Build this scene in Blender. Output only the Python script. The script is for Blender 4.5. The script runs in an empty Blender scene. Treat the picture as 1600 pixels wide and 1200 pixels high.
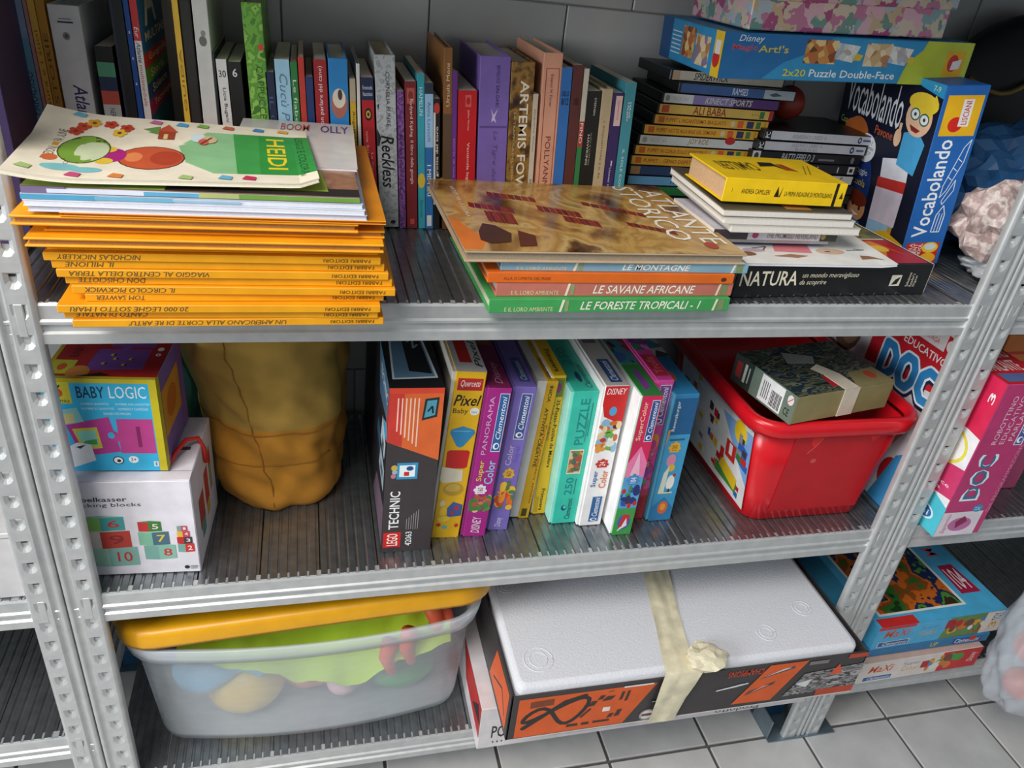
import bpy, bmesh, math, random
from mathutils import Vector, Matrix, Euler, noise
random.seed(7)
S = bpy.context.scene
COL = S.collection
# ------------------------------------------------------------------ camera, sky, light, exposure
cam_d = bpy.data.cameras.new('camera'); cam = bpy.data.objects.new('camera', cam_d); COL.objects.link(cam)
cam_d.sensor_width = 36; cam_d.lens = 27.01; cam_d.clip_start = .01
_r = Vector((0.968, -0.227, 0.107)).normalized(); _f = Vector((0.2496, 0.8307, -0.4975)).normalized()
_u = _r.cross(_f).normalized(); _r = _f.cross(_u)
cam.matrix_world = Matrix(((_r.x, _u.x, -_f.x, .301), (_r.y, _u.y, -_f.y, -.7652), (_r.z, _u.z, -_f.z, 1.272), (0, 0, 0, 1)))
S.camera = cam
W = bpy.data.worlds.new('room_daylight'); S.world = W; W.use_nodes = True
W.node_tree.nodes['Background'].inputs[0].default_value = (.78, .90, 1.0, 1)
W.node_tree.nodes['Background'].inputs[1].default_value = .42
def area(name, loc, target, sx, sy, power, col):
    l = bpy.data.lights.new(name, 'AREA'); l.shape = 'RECTANGLE'; l.size = sx; l.size_y = sy; l.energy = power; l.color = col
    o = bpy.data.objects.new(name, l); COL.objects.link(o); o.location = loc
    o.rotation_euler = (Vector(target) - Vector(loc)).to_track_quat('-Z', 'Y').to_euler(); return o
area('window_daylight', (-.65, -1.22, 2.65), (.65, .05, .5), 1.3, .8, 66, (1, .96, .91))
area('side_window_daylight', (-2.3, -1.25, 1.5), (.7, .05, .55), 1.1, 1.0, 74, (.93, .97, 1))
vs = S.view_settings
vs.view_transform = 'Standard'; vs.look = 'None'; vs.gamma = 1; vs.exposure = -.25; vs.use_curve_mapping = False

# ------------------------------------------------------------------ materials
def lin(h):
    h = h.lstrip('#'); v = [int(h[i:i+2], 16)/255 for i in (0, 2, 4)]
    return tuple(c/12.92 if c <= .04045 else ((c+.055)/1.055)**2.4 for c in v) + (1,)
MC = {}
def M(hexc, rough=.45, metal=0.0, var=.08, scale=40, bump=0, trans=0):
    """plain coloured surface with faint procedural unevenness"""
    if not isinstance(hexc, str): return hexc
    k = (hexc, rough, metal, var, scale, bump, trans)
    if k in MC: return MC[k]
    m = bpy.data.materials.new('coat_'+hexc.strip('#')); m.use_nodes = True; nt = m.node_tree; b = nt.nodes['Principled BSDF']
    c = lin(hexc); b.inputs['Roughness'].default_value = rough; b.inputs['Metallic'].default_value = metal
    if var or bump:
        tc = nt.nodes.new('ShaderNodeTexCoord'); n = nt.nodes.new('ShaderNodeTexNoise'); n.inputs['Scale'].default_value = scale; n.inputs['Detail'].default_value = 3
        nt.links.new(tc.outputs['Object'], n.inputs['Vector'])
    if var:
        r = nt.nodes.new('ShaderNodeValToRGB'); r.color_ramp.elements[0].position = .3; r.color_ramp.elements[1].position = .7
        r.color_ramp.elements[0].color = tuple(x*(1-var) for x in c[:3])+(1,); r.color_ramp.elements[1].color = tuple(min(1, x*(1+var)) for x in c[:3])+(1,)
        nt.links.new(n.outputs['Fac'], r.inputs['Fac']); nt.links.new(r.outputs['Color'], b.inputs['Base Color'])
    else: b.inputs['Base Color'].default_value = c
    if bump:
        bp = nt.nodes.new('ShaderNodeBump'); bp.inputs['Strength'].default_value = bump; bp.inputs['Distance'].default_value = .002
        nt.links.new(n.outputs['Fac'], bp.inputs['Height']); nt.links.new(bp.outputs['Normal'], b.inputs['Normal'])
    MC[k] = m; return m
def art(name, cols, scale=30, kind='voronoi', rough=.4, stretch=(1, 1, 1), linear=False, detail=3, dist=0):
    """printed patchwork of flat colours (generic stand-in for busy printed pictures)"""
    k = ('art', name)
    if k in MC: return MC[k]
    m = bpy.data.materials.new(name); m.use_nodes = True; nt = m.node_tree; b = nt.nodes['Principled BSDF']; b.inputs['Roughness'].default_value = rough
    tc = nt.nodes.new('ShaderNodeTexCoord'); mp = nt.nodes.new('ShaderNodeMapping'); mp.inputs['Scale'].default_value = stretch
    nt.links.new(tc.outputs['Object'], mp.inputs['Vector'])
    r = nt.nodes.new('ShaderNodeValToRGB'); r.color_ramp.interpolation = 'LINEAR' if linear else 'CONSTANT'
    if kind == 'voronoi':
        n = nt.nodes.new('ShaderNodeTexVoronoi'); n.inputs['Scale'].default_value = scale
        if dist:
            nn_ = nt.nodes.new('ShaderNodeTexNoise'); nn_.inputs['Scale'].default_value = scale*1.2; va = nt.nodes.new('ShaderNodeVectorMath'); va.operation = 'MULTIPLY_ADD'; va.inputs[1].default_value = (dist/scale,)*3
            nt.links.new(mp.outputs[0], nn_.inputs['Vector']); nt.links.new(nn_.outputs['Color'], va.inputs[0]); nt.links.new(mp.outputs[0], va.inputs[2]); nt.links.new(va.outputs[0], n.inputs['Vector'])
        else: nt.links.new(mp.outputs[0], n.inputs['Vector'])
        s = nt.nodes.new('ShaderNodeSeparateColor'); nt.links.new(n.outputs['Color'], s.inputs[0]); nt.links.new(s.outputs[0], r.inputs['Fac'])
        a, z = 0., 1.
    else:
        n = nt.nodes.new('ShaderNodeTexNoise'); n.inputs['Scale'].default_value = scale; n.inputs['Detail'].default_value = detail; n.inputs['Distortion'].default_value = dist
        nt.links.new(mp.outputs[0], n.inputs['Vector']); nt.links.new(n.outputs['Fac'], r.inputs['Fac'])
        a, z = .28, .72
    el = r.color_ramp.elements
    while len(el) < len(cols): el.new(.5)
    nn = len(cols)
    for i, c in enumerate(cols):
        el[i].position = a + (z-a)*i/(nn if not linear else max(1, nn-1)); el[i].color = lin(c)
    nt.links.new(r.outputs['Color'], b.inputs['Base Color']); MC[k] = m; return m
def galv():
    m = bpy.data.materials.new('galvanised_steel'); m.use_nodes = True; nt = m.node_tree; b = nt.nodes['Principled BSDF']
    tc = nt.nodes.new('ShaderNodeTexCoord'); n = nt.nodes.new('ShaderNodeTexNoise'); n.inputs['Scale'].default_value = 55; n.inputs['Detail'].default_value = 4
    r = nt.nodes.new('ShaderNodeValToRGB'); r.color_ramp.elements[0].position = .3; r.color_ramp.elements[1].position = .7
    r.color_ramp.elements[0].color = lin('#c0c2c2'); r.color_ramp.elements[1].color = lin('#cfd0ce')
    nt.links.new(tc.outputs['Object'], n.inputs['Vector']); nt.links.new(n.outputs['Fac'], r.inputs['Fac']); nt.links.new(r.outputs[0], b.inputs['Base Color'])
    b.inputs['Metallic'].default_value = .5; b.inputs['Roughness'].default_value = .42
    return m
GALV = galv()
def galv2():
    m = GALV.copy(); m.name = 'galvanised_deck'; b = m.node_tree.nodes['Principled BSDF']; b.inputs['Roughness'].default_value = .3; b.inputs['Metallic'].default_value = .85
    r = [n for n in m.node_tree.nodes if n.type == 'VALTORGB'][0]
    r.color_ramp.elements[0].color = lin('#82868a'); r.color_ramp.elements[1].color = lin('#9a9ea0'); return m
DECK = galv2()

# ------------------------------------------------------------------ mesh helpers
class MB:
    def __init__(s): s.v = []; s.f = []; s.m = []; s.mats = []; s.smooth = []
    def mi(s, mat):
        if mat not in s.mats: s.mats.append(mat)
        return s.mats.index(mat)
    def add(s, vs, fs, mat, smooth=False):
        o = len(s.v); i = s.mi(mat); s.v += [tuple(v) for v in vs]
        for f in fs: s.f.append(tuple(o+k for k in f)); s.m.append(i); s.smooth.append(smooth)
    def box(s, a, b, mat):
        x0, y0, z0 = a; x1, y1, z1 = b
        s.add([(x0, y0, z0), (x1, y0, z0), (x1, y1, z0), (x0, y1, z0), (x0, y0, z1), (x1, y0, z1), (x1, y1, z1), (x0, y1, z1)],
              [(3, 2, 1, 0), (4, 5, 6, 7), (0, 1, 5, 4), (1, 2, 6, 5), (2, 3, 7, 6), (3, 0, 4, 7)], mat)
    def tube(s, pts, r, mat, n=8):
        pts = [Vector(p) for p in pts]; rings = []
        for i, p in enumerate(pts):
            t = (pts[min(i+1, len(pts)-1)]-pts[max(i-1, 0)]).normalized()
            a = t.cross(Vector((0, 0, 1)) if abs(t.z) < .9 else Vector((1, 0, 0))).normalized(); b = t.cross(a)
            rr = r[i] if isinstance(r, (list, tuple)) else r
            rings.append([p+a*math.cos(2*math.pi*k/n)*rr+b*math.sin(2*math.pi*k/n)*rr for k in range(n)])
        vs = [v for q in rings for v in q]; fs = []
        for i in range(len(pts)-1):
            for k in range(n): fs.append((i*n+k, i*n+(k+1) % n, (i+1)*n+(k+1) % n, (i+1)*n+k))
        fs.append(tuple(range(n))); fs.append(tuple((len(pts)-1)*n+k for k in range(n)))
        s.add(vs, fs, mat, True)
    def mesh(s, name, bevel=0, fix=True, seg=1):
        me = bpy.data.meshes.new(name); me.from_pydata(s.v, [], s.f)
        for m in s.mats: me.materials.append(m)
        for i, p in enumerate(me.polygons): p.material_index = s.m[i]; p.use_smooth = s.smooth[i]
        if bevel or fix:
            bm = bmesh.new(); bm.from_mesh(me)
            if bevel:
                ed = [e for e in bm.edges if len(e.link_faces) == 2 and e.calc_face_angle(0) > .6]
                bmesh.ops.bevel(bm, geom=ed, offset=bevel, segments=seg, affect='EDGES', profile=.5, clamp_overlap=True)
            if fix: bmesh.ops.recalc_face_normals(bm, faces=bm.faces)
            bm.to_mesh(me); bm.free()
        me.update(); return me
    def build(s, name, parent=None, bevel=0, fix=True, seg=1):
        return ob(name, s.mesh(name, bevel, fix, seg), parent)
def ob(name, me, parent=None):
    o = bpy.data.objects.new(name, me); COL.objects.link(o)
    if parent is not None: o.parent = parent
    return o
def tag(o, label, cat, group=None):
    o['label'] = label; o['category'] = cat
    if group: o['group'] = group
    return o
def thing(name, label, cat, loc=(0, 0, 0), rot=(0, 0, 0), group=None):
    o = ob(name, None); o.location = loc; o.rotation_euler = rot; o.empty_display_size = .03
    return tag(o, label, cat, group)
def struct(o): o['kind'] = 'structure'; return o

# ------------------------------------------------------------------ print: lettering and flat pictures on a face
TX = {}
def text_geo(s, ital=0, bold=0):
    k = (s, ital, bold)
    if k in TX: return TX[k]
    c = bpy.data.curves.new('t', 'FONT'); c.body = s; c.resolution_u = 2; c.shear = ital; c.offset = bold; c.fill_mode = 'FRONT'
    o = bpy.data.objects.new('t', c); me = o.to_mesh()
    vs = [(v.co.x, v.co.y) for v in me.vertices]; fs = [tuple(p.vertices) for p in me.polygons]
    o.to_mesh_clear(); bpy.data.objects.remove(o); bpy.data.curves.remove(c)
    xs = [v[0] for v in vs] or [0, 1]; ys = [v[1] for v in vs] or [0, 1]
    TX[k] = (vs, fs, (min(xs), min(ys), max(xs), max(ys))); return TX[k]
class Face:
    """flat print on one face; u, v run 0..1 over the face"""
    def __init__(s, O, U, V, w, h):
        s.O, s.U, s.V, s.w, s.h = Vector(O), Vector(U), Vector(V), w, h; s.N = s.U.cross(s.V).normalized(); s.k = 0
    def P(s, u, v, lift): return s.O+s.U*(u*s.w)+s.V*(v*s.h)+s.N*lift
    def put(s, items, parent, art_name='printed_art', text_name='lettering', base=.00025):
        A = MB()
        for it in items:
            T = MB()
            lift = base+s.k*.000012; s.k += 1+(len(it[1]) if it[0] == 'l' else 0)//2; t = it[0]
            if t == 'r':
                _, a, b, c, d, col = it; A.add([s.P(a, b, lift), s.P(c, b, lift), s.P(c, d, lift), s.P(a, d, lift)], [(0, 1, 2, 3)], M(col))
            elif t == 'e':
                _, a, b, ra, rb, col = it; n = 20
                A.add([s.P(a+ra*math.cos(2*math.pi*i/n), b+rb*math.sin(2*math.pi*i/n), lift) for i in range(n)], [tuple(range(n))], M(col))
            elif t == 'p':
                _, pts, col = it; A.add([s.P(u, v, lift) for u, v in pts], [tuple(range(len(pts)))], M(col))
            elif t == 'l':   # line: points, half width in metres
                _, pts, hw, col = it
                if hw > .0015:
                    for a, b in pts:
                        lift += 2e-6; p = s.P(a, b, lift); A.add([p+s.U*hw*math.cos(q*math.pi/5)+s.V*hw*math.sin(q*math.pi/5) for q in range(10)], [tuple(range(10))], M(col))
                for (a, b), (c, d) in zip(pts, pts[1:]):
                    lift += 2e-6
                    p, q = s.P(a, b, lift), s.P(c, d, lift); e = (q-p)
                    if e.length < 1e-6: continue
                    n_ = s.N.cross(e.normalized())*hw; A.add([p-n_, q-n_, q+n_, p+n_], [(0, 1, 2, 3)], M(col))
            elif t == 't':
                _, txt, a, b, c, d, col = it[:7]; rot = it[7] if len(it) > 7 else 0; st = it[8] if len(it) > 8 else ''
                vs, fs, (x0, y0, x1, y1) = text_geo(txt, .25 if 'i' in st else 0, .011 if 'b' in st else 0)
                out = []
                for x, y in vs:
                    p, q = (x-x0)/max(1e-6, x1-x0), (y-y0)/max(1e-6, y1-y0)
                    if rot == 90: p, q = 1-q, p
                    elif rot == -90: p, q = q, 1-p
                    elif rot == 180: p, q = 1-p, 1-q
                    out.append(s.P(a+(c-a)*p, b+(d-b)*q, lift))
                T.add(out, fs, M(col)); s.finish(T); T.build(text_name, parent, fix=False)
        if A.f:
            s.finish(A); o = A.build(art_name, parent, fix=False)
            if len(A.f) > 1: o['kind'] = 'stuff'
    def finish(s, b): pass
class CurvedFace(Face):
    """print that follows a sagging sheet: faces are cut small, then laid on the height field"""
    def __init__(s, L, D, zf): Face.__init__(s, (0, 0, 0), (1, 0, 0), (0, 1, 0), L, D); s.zf = zf
    def finish(s, b):
        me = bpy.data.meshes.new('tmp'); me.from_pydata(b.v, [], b.f)
        for m_ in range(len(me.polygons)): me.polygons[m_].material_index = b.m[m_]
        bm = bmesh.new(); bm.from_mesh(me); bpy.data.meshes.remove(me)
        for ax, n_, L in ((0, 30, s.w), (1, 22, s.h)):
            for k in range(1, n_):
                co = Vector((0, 0, 0)); no = Vector((0, 0, 0)); co[ax] = L*k/n_; no[ax] = 1
                bmesh.ops.bisect_plane(bm, geom=bm.verts[:]+bm.edges[:]+bm.faces[:], plane_co=co, plane_no=no, dist=1e-7)
        bm.verts.index_update()
        b.v = [(v.co.x, v.co.y, v.co.z+s.zf(v.co.x/s.w, v.co.y/s.h)) for v in bm.verts]
        b.f = [tuple(v.index for v in f.verts) for f in bm.faces]; b.m = [f.material_index for f in bm.faces]; b.smooth = [False]*len(b.f); bm.free()
def faces(w, d, h):
    return {'front': Face((0, 0, 0), (1, 0, 0), (0, 0, 1), w, h), 'right': Face((w, 0, 0), (0, 1, 0), (0, 0, 1), d, h),
            'left': Face((0, d, 0), (0, -1, 0), (0, 0, 1), d, h), 'top': Face((0, 0, h), (1, 0, 0), (0, 1, 0), w, d)}
def colored_box(w, d, h, cols, name, parent, bevel=.0012):
    """box body whose six sides may differ: cols = dict front/right/left/top/back/bottom or one colour"""
    g = lambda k: M(cols if not isinstance(cols, dict) else cols.get(k, cols.get('all', '#cccccc')))
    b = MB(); v = [(0, 0, 0), (w, 0, 0), (w, d, 0), (0, d, 0), (0, 0, h), (w, 0, h), (w, d, h), (0, d, h)]
    for k, f in (('bottom', (3, 2, 1, 0)), ('top', (4, 5, 6, 7)), ('front', (0, 1, 5, 4)), ('right', (1, 2, 6, 5)), ('back', (2, 3, 7, 6)), ('left', (3, 0, 4, 7))):
        b.mi(g(k)); b.f.append(f); b.m.append(b.mi(g(k))); b.smooth.append(False)
    b.v = v; return b.build(name, parent, bevel=bevel)
def carton(name, label, cat, loc, dims, cols, prints={}, rot=(0, 0, 0), group=None, body='carton', bevel=.0012, lid=None):
    t = thing(name, label, cat, loc, rot, group); w, d, h = dims
    colored_box(w, d, h, cols, body, t, bevel)
    F = faces(w, d, h)
    for k, it in prints.items(): F[k].put(it, t, 'printed_art', 'lettering')
    if lid: lid(t)
    return t
def puzzle_box(label, loc, th, d, h, col, spine, lean=0, left=None, top=None, topcol=None, tray='#f4f2ee', yaw=0, group='puzzle boxes in a row on the middle shelf', frac=.93, name='puzzle_box'):
    """stood on end: lid on the right, its tray showing along the left edge"""
    t = thing(name, label, 'puzzle box', loc, (0, lean, yaw), group)
    colored_box(th*frac, d-.003, h-.003, tray, 'tray', t, .0006).location = (0, .0015, .0015)
    lw = th*(.90 if frac > .9 else .55)
    o = colored_box(lw, d, h, {'all': col, 'top': topcol or col}, 'lid', t, .001); o.location = (th-lw, 0, 0)
    f = faces(lw, d, h); f['front'].put(spine, o)
    if top: f['top'].put(top, o)
    if left:
        ff = faces(th, d, h)['left']; ff.put(left, t)
    return t

def book(name, label, loc, T, D, L, col, spine=(), cover=(), rot=(0, 0, 0), flat=False, hard=True, pages='#d9d0bd', group=None, cat='book', spine_col=None, cov_face='top', fore=False, back=None, smooth_bump=0):
    """T thickness, D depth from spine to fore edge, L spine length. standing: spine faces -Y and L is up; flat: L along X, T up. fore: fore edge faces the front"""
    t = thing(name, label, cat, loc, rot, group); ct = .0022 if hard else .0005; ins = .0035 if hard else .0003
    ct = min(ct, T*.25)
    mp = (lambda l, d, q: (l, d, q)) if flat else (lambda l, d, q: (q, d, l))
    if fore: m0 = mp; mp = lambda l, d, q: m0(l, D-d, q)
    b = MB(); cm = M(col); sm = M(spine_col or col); bm_ = M(back or col)
    def bx(b, l0, d0, q0, l1, d1, q1, m):
        p, q = mp(l0, d0, q0), mp(l1, d1, q1); b.box(tuple(map(min, p, q)), tuple(map(max, p, q)), m)
    e = .0004 if hard else .0
    prof = [(0, 0), (D, 0), (D, ct), (ct, ct), (ct, T-ct), (D, T-ct), (D, T), (0, T)]
    vs = [mp(0, d_, q_) for d_, q_ in prof]+[mp(L, d_, q_) for d_, q_ in prof]; n = len(prof)
    fs = [(i, (i+1) % n, n+(i+1) % n, n+i) for i in range(n)]
    b.add(vs, fs[:-1]+[], cm)
    b.add(vs, [fs[-1]], sm)
    for k in (0, n):
        b.add(vs, [(k+0, k+1, k+2, k+3), (k+0, k+3, k+4, k+7), (k+4, k+5, k+6, k+7)], cm)
    if back: b.m[0] = b.mi(bm_)
    me = b.mesh('cover'); bm = bmesh.new(); bm.from_mesh(me); bmesh.ops.remove_doubles(bm, verts=bm.verts, dist=1e-6); bmesh.ops.recalc_face_normals(bm, faces=bm.faces)
    bmesh.ops.bevel(bm, geom=[e_ for e_ in bm.edges if len(e_.link_faces) == 2 and e_.calc_face_angle(0) > .6], offset=min(.0006, ct*.35), segments=1, affect='EDGES')
    bm.to_mesh(me); bm.free(); co = ob('cover', me, t)
    p = MB(); bx(p, ins, ct*.8, ct*.9, L-ins, D-ins, T-ct*.9, M(pages, .8, 0, .12, 500)); p.build('pages', t)
    if spine:
        F = Face((0, 0, 0), (1, 0, 0), (0, 0, 1), L, T) if flat else Face((0, 0, 0), (1, 0, 0), (0, 0, 1), T, L)
        F.put(list(spine), t)
    if cover and flat: Face((0, 0, T), (1, 0, 0), (0, 1, 0), L, D).put(list(cover), t)
    if cover and not flat: Face((T, 0, 0), (0, 1, 0), (0, 0, 1), D, L).put(list(cover), t)
    return t
def blob(name, parent, mat, size, amp=.2, freq=2.5, sub=4, seed=0, flat_bottom=True, crease=0, facet=False):
    bm = bmesh.new(); bmesh.ops.create_icosphere(bm, subdivisions=sub, radius=1)
    for v in bm.verts:
        p = v.co*freq+Vector((seed*3.1, seed*1.7, seed)); n = noise.noise(p)*.6+noise.noise(p*2.3)*.3
        if crease: n -= crease*abs(noise.noise(p*1.7))+crease*.5*abs(noise.noise(p*4.1))
        q = v.co*(1+amp*n); v.co = Vector((q.x*size[0], q.y*size[1], q.z*size[2]))
    zb = -size[2]*.8
    for v in bm.verts:
        if flat_bottom and v.co.z < zb: v.co.z = zb
        v.co.z -= zb if flat_bottom else 0
    me = bpy.data.meshes.new(name); bm.to_mesh(me); bm.free(); me.materials.append(mat)
    for p in me.polygons: p.use_smooth = not facet
    return ob(name, me, parent)
# ------------------------------------------------------------------ room shell
Z1, Z2, Z3, ZT = .9164, .5227, .1532, 1.345
tile_m = [M(c, .22, 0, .10, 14) for c in ('#c4c2c0', '#cac8c5', '#bebdbc')]
fl = MB(); fl.box((-2.6, -3.2, -.02), (3.4, .43, -.004), M('#5b5856', .8, 0, .15, 120)); floor = struct(fl.build('floor'))
g = .003; tb = MB(); tb.box((g, g, -.006), (.2-g, .2-g, 0), tile_m[0]); tme = [tb.mesh('tile', .0012)]
for m_ in tile_m[1:]:
    c = tme[0].copy(); c.materials[0] = m_; tme.append(c)
random.seed(3)
for i in range(-3, 10):
    for j in range(-5, 2):
        t = ob('tile', random.choice(tme), floor); t.location = (1.006*1.2-.2*0+.2*(i-5)-.001, .01+.2*j, 0)
wm = [M(c, .3, 0, .06, 10) for c in ('#b9b6b2', '#bfbcb8', '#b4b1ad')]
wl = MB(); wl.box((-2.6, .424, -.02), (3.4, .5, 2.6), M('#8f8c88', .8)); wall = struct(wl.build('wall_back'))
tb = MB(); tb.box((.001, -.004, .001), (.199, .004, .199), wm[0]); wt = [tb.mesh('tile', .0012)]
for m_ in wm[1:]:
    c = wt[0].copy(); c.materials[0] = m_; wt.append(c)
for r in range(0, 8):
    for i in range(-3, 10):
        t = ob('tile', random.choice(wt), wall); t.location = (.07+.2*i+(.1 if r % 2 == 0 else 0), .423, .2*r)

# ------------------------------------------------------------------ galvanised shelving
def post_mesh(sgn, H=1.85):
    """angle post, corner at the origin; front flange runs towards sgn*x, side flange towards +y; a keyhole every 33 mm"""
    b = MB(); pitch = .033; n = int(H/pitch)
    front = [(.0395, .011), (.0397, .006), (.0391, .003), (.0378, .0009), (.035, 0)], [(.0145, 0), (.0135, .0008), (.0122, .0034), (.0106, .0040), (.0092, .0030), (.0078, .0034), (.0064, .0012), (.0048, .0), (.0024, .0002), (.0008, .0014), (0, .0034), (0, .008)]
    side = [(0, .008), (.0012, .010), (0, .012), (0, .014)], [(0, .033), (.0006, .036), (.004, .0385)]
    def strip(pr):
        vs = [(sgn*x, y, 0) for x, y in pr]+[(sgn*x, y, n*pitch) for x, y in pr]; k = len(pr)
        b.add(vs, [(i, i+1, k+i+1, k+i) for i in range(k-1)], GALV, True)
    for q in (front[0], front[1], side[0], side[1]): strip(q)
    hole = [(-.0036, .0045), (0, .0045), (.0036, .0045), (.0036, .0008), (.0034, -.0026), (.0018, -.0052), (0, -.0058), (-.0018, -.0052), (-.0034, -.0026), (-.0036, .0008)]
    hw, hh = .01025, pitch/2
    outer = [(-hw, hh), (0, hh), (hw, hh), (hw, .004), (hw, -.006), (hw, -hh), (0, -hh), (-hw, -hh), (-hw, -.006), (-hw, .004)]
    ring = [(x*2.1, y*1.7-.0012) for x, y in hole]
    for fl_ in ('f', 's'):
        c0 = .02475 if fl_ == 'f' else .0235; ww = 1. if fl_ == 'f' else .93
        for i in range(n):
            z = (i+.5)*pitch
            def m(p, dep):
                a, q = c0+p[0]*ww, z+p[1]
                return (sgn*a, dep, q) if fl_ == 'f' else (sgn*dep, a, q)
            k = 10
            vs = [m(p, 0) for p in outer]+[m(p, .0002) for p in ring]+[m((p[0], p[1]), .0028) for p in hole]+[m(p, .0046) for p in hole]
            fs = []
            for L_ in range(3):
                for q in range(k): fs.append((L_*k+q, L_*k+(q+1) % k, (L_+1)*k+(q+1) % k, (L_+1)*k+q))
            b.add(vs, fs, GALV)
            b.add([m(hole[q], .0046) for q in (3, 4, 5, 6, 7, 8, 9)], [tuple(range(7))], GALV)
    me = b.mesh('post', fix=False); return me
PR, PL = post_mesh(-1), post_mesh(1)
def plank_mesh(w, D=.392):
    b = MB(); prof = [(.0006, -.006), (.0009, -.0012)]; n = 6; p = (w-.0018)/n
    for i in range(n):
        x = .0009+i*p; prof += [(x+.0008, 0), (x+p-.0042, 0), (x+p-.0034, -.0013), (x+p-.0012, -.0013)]
    prof += [(w-.0009, -.0012), (w-.0006, -.006)]; k = len(prof)
    b.add([(x, 0, z) for x, z in prof]+[(x, D, z) for x, z in prof], [(i, i+1, k+i+1, k+i) for i in range(k-1)], DECK)
    b.add([(x, 0, z) for x, z in prof]+[(x, 0, -.0065) for x, z in prof], [(i+1, i, k+i, k+i+1) for i in range(k-1)], GALV)
    return b.mesh('plank', fix=False)
PK, PKN = plank_mesh(.0765), plank_mesh(.048)
def beam_mesh(L, back=False):
    b = MB(); prof = [(.016, -.0012), (.0075, -.0012), (.0045, -.0004), (.003, -.003), (.003, -.0175), (.0006, -.0195), (.0006, -.0225), (.0042, -.0245), (.0042, -.0315), (.0012, -.0335), (.0012, -.0445), (.004, -.046), (.02, -.046), (.02, -.04)]
    s = -1 if back else 1; k = len(prof)
    b.add([(.003, s*y, z) for y, z in prof]+[(L-.003, s*y, z) for y, z in prof], [(i, i+1, k+i+1, k+i) for i in range(k-1)], GALV)
    return b.mesh('beam', fix=False)
BF, BB = beam_mesh(1.2), beam_mesh(1.2, True)
def side_mesh():
    b = MB(); prof = [(.0, 0), (.0, -.046), (.014, -.046)]; k = 3
    b.add([(x, .012, z) for x, z in prof]+[(x, .388, z) for x, z in prof], [(i, i+1, k+i+1, k+i) for i in range(k-1)], GALV); return b.mesh('side_beam', fix=False)
SB = side_mesh()
cb = MB(); cb.box((-.0042, -.0012, -.030), (.0042, .003, .006), GALV); CLIP = cb.mesh('clip', .0008)
fb = MB(); fb.box((0, -.004, 0), (.075, .07, .003), M('#7f8f98', .4, .7)); fb.box((.0, .004, .003), (.003, .06, .05), M('#7f8f98', .4, .7)); fb.box((.01, .05, .003), (.06, .053, .045), M('#2f5f88', .4, .4)); FOOT = fb.mesh('foot', .0008)
def unit(x0, label, levels):
    t = thing('shelving_unit', label, 'shelving', (x0, 0, 0), group='galvanised shelving units')
    for me, x, y, sy in ((PL, .0008, 0, 1), (PR, 1.1992, 0, 1), (PL, .0008, .4, -1), (PR, 1.1992, .4, -1)):
        p = ob('post', me, t); p.location = (x, y, .003); p.scale = (1, sy, 1)
        f = ob('foot', FOOT, p); f.location = (-.002 if me is PL else -.073, 0, -.003)
    for z in levels:
        s = ob('shelf', BF, t); s.location = (0, .002, z)
        b = ob('back_beam', BB, s); b.location = (0, .396, 0)
        for x, q in ((.006, 1), (1.194, -1)):
            o = ob('side_beam', SB, s); o.location = (x, 0, -.001); o.scale = (q, 1, 1)
        for x in (.0248, 1.1752):
            o = ob('clip', CLIP, s); o.location = (x, -.001, -.005)
        for k in range(15):
            o = ob('plank', PK, s); o.location = (-.003+.0765*k if k else .001, .006, 0)
            if k == 0: o.scale = (.0725/.0765, 1, 1)
        o = ob('plank', PKN, s); o.location = (1.1475, .006, 0)
    return t
unit(0, 'galvanised steel shelving unit filling the middle of the picture', (Z3, Z2, Z1, ZT))
unit(-1.2, 'galvanised steel shelving unit cut off by the left edge', (.262, Z2, Z1, ZT))
unit(1.2, 'galvanised steel shelving unit cut off by the right edge', (Z3, Z2, Z1, ZT))
# ------------------------------------------------------------------ top shelf: row of standing books
GB = 'books standing along the back wall'
REDW = '#e9e2da'
def stand(x0, x1, h, col, spine, label, hard=False, lean=None, y=.25, d=.15, cover=(), **k):
    """x0, x1: spine edges at the top; the row leans slightly to the left"""
    if lean is None: lean = .012 if x1 < .2 else (.035 if x1 < .37 else .055)
    return book('book', label, (x0+math.tan(lean)*h, y, Z1+.0004), x1-x0-.0006, d, h, col, spine, cover, (0, -lean, 0), False, hard, group=GB, **k)
T_ = lambda s, a, b, c, d, col, rot=-90, st='': ('t', s, a, b, c, d, col, rot, st)
book('book', 'thick dark purple book with gold lettering at far left', (-.062, .155, Z1+.0004), .062, .2, .33, '#3a2a52', [T_('MILLE E UNA NOTTI', .35, .06, .75, .9, '#c9a24a', -90, 'b'), ('r', 0, .96, 1, .975, '#c9a24a')], hard=True, group=GB)
stand(-.008, .006, .285, '#5d93b4', [T_('AL PARADISO', .2, .38, .8, .6, '#2a3550', 90), ('r', 0, .72, 1, 1, '#7d93b8')], 'light blue slim book lettered upwards next to purple book', d=.16)
stand(.0065, .0105, .27, '#b07f88', [('r', 0, .0, 1, .4, '#8c6a78')], 'very thin dusty pink book beside the light blue one', d=.16)
stand(.011, .0185, .252, '#d3a548', [T_('Laura e i suoi', .25, .5, .75, .85, '#7a5218', 90)], 'light ochre book left of the white ring binder', d=.16)
stand(.0188, .028, .25, '#b98632', [T_('STORIE', .25, .55, .75, .85, '#6b4614', 90)], 'darker ochre book touching the white ring binder', d=.16)
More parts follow.
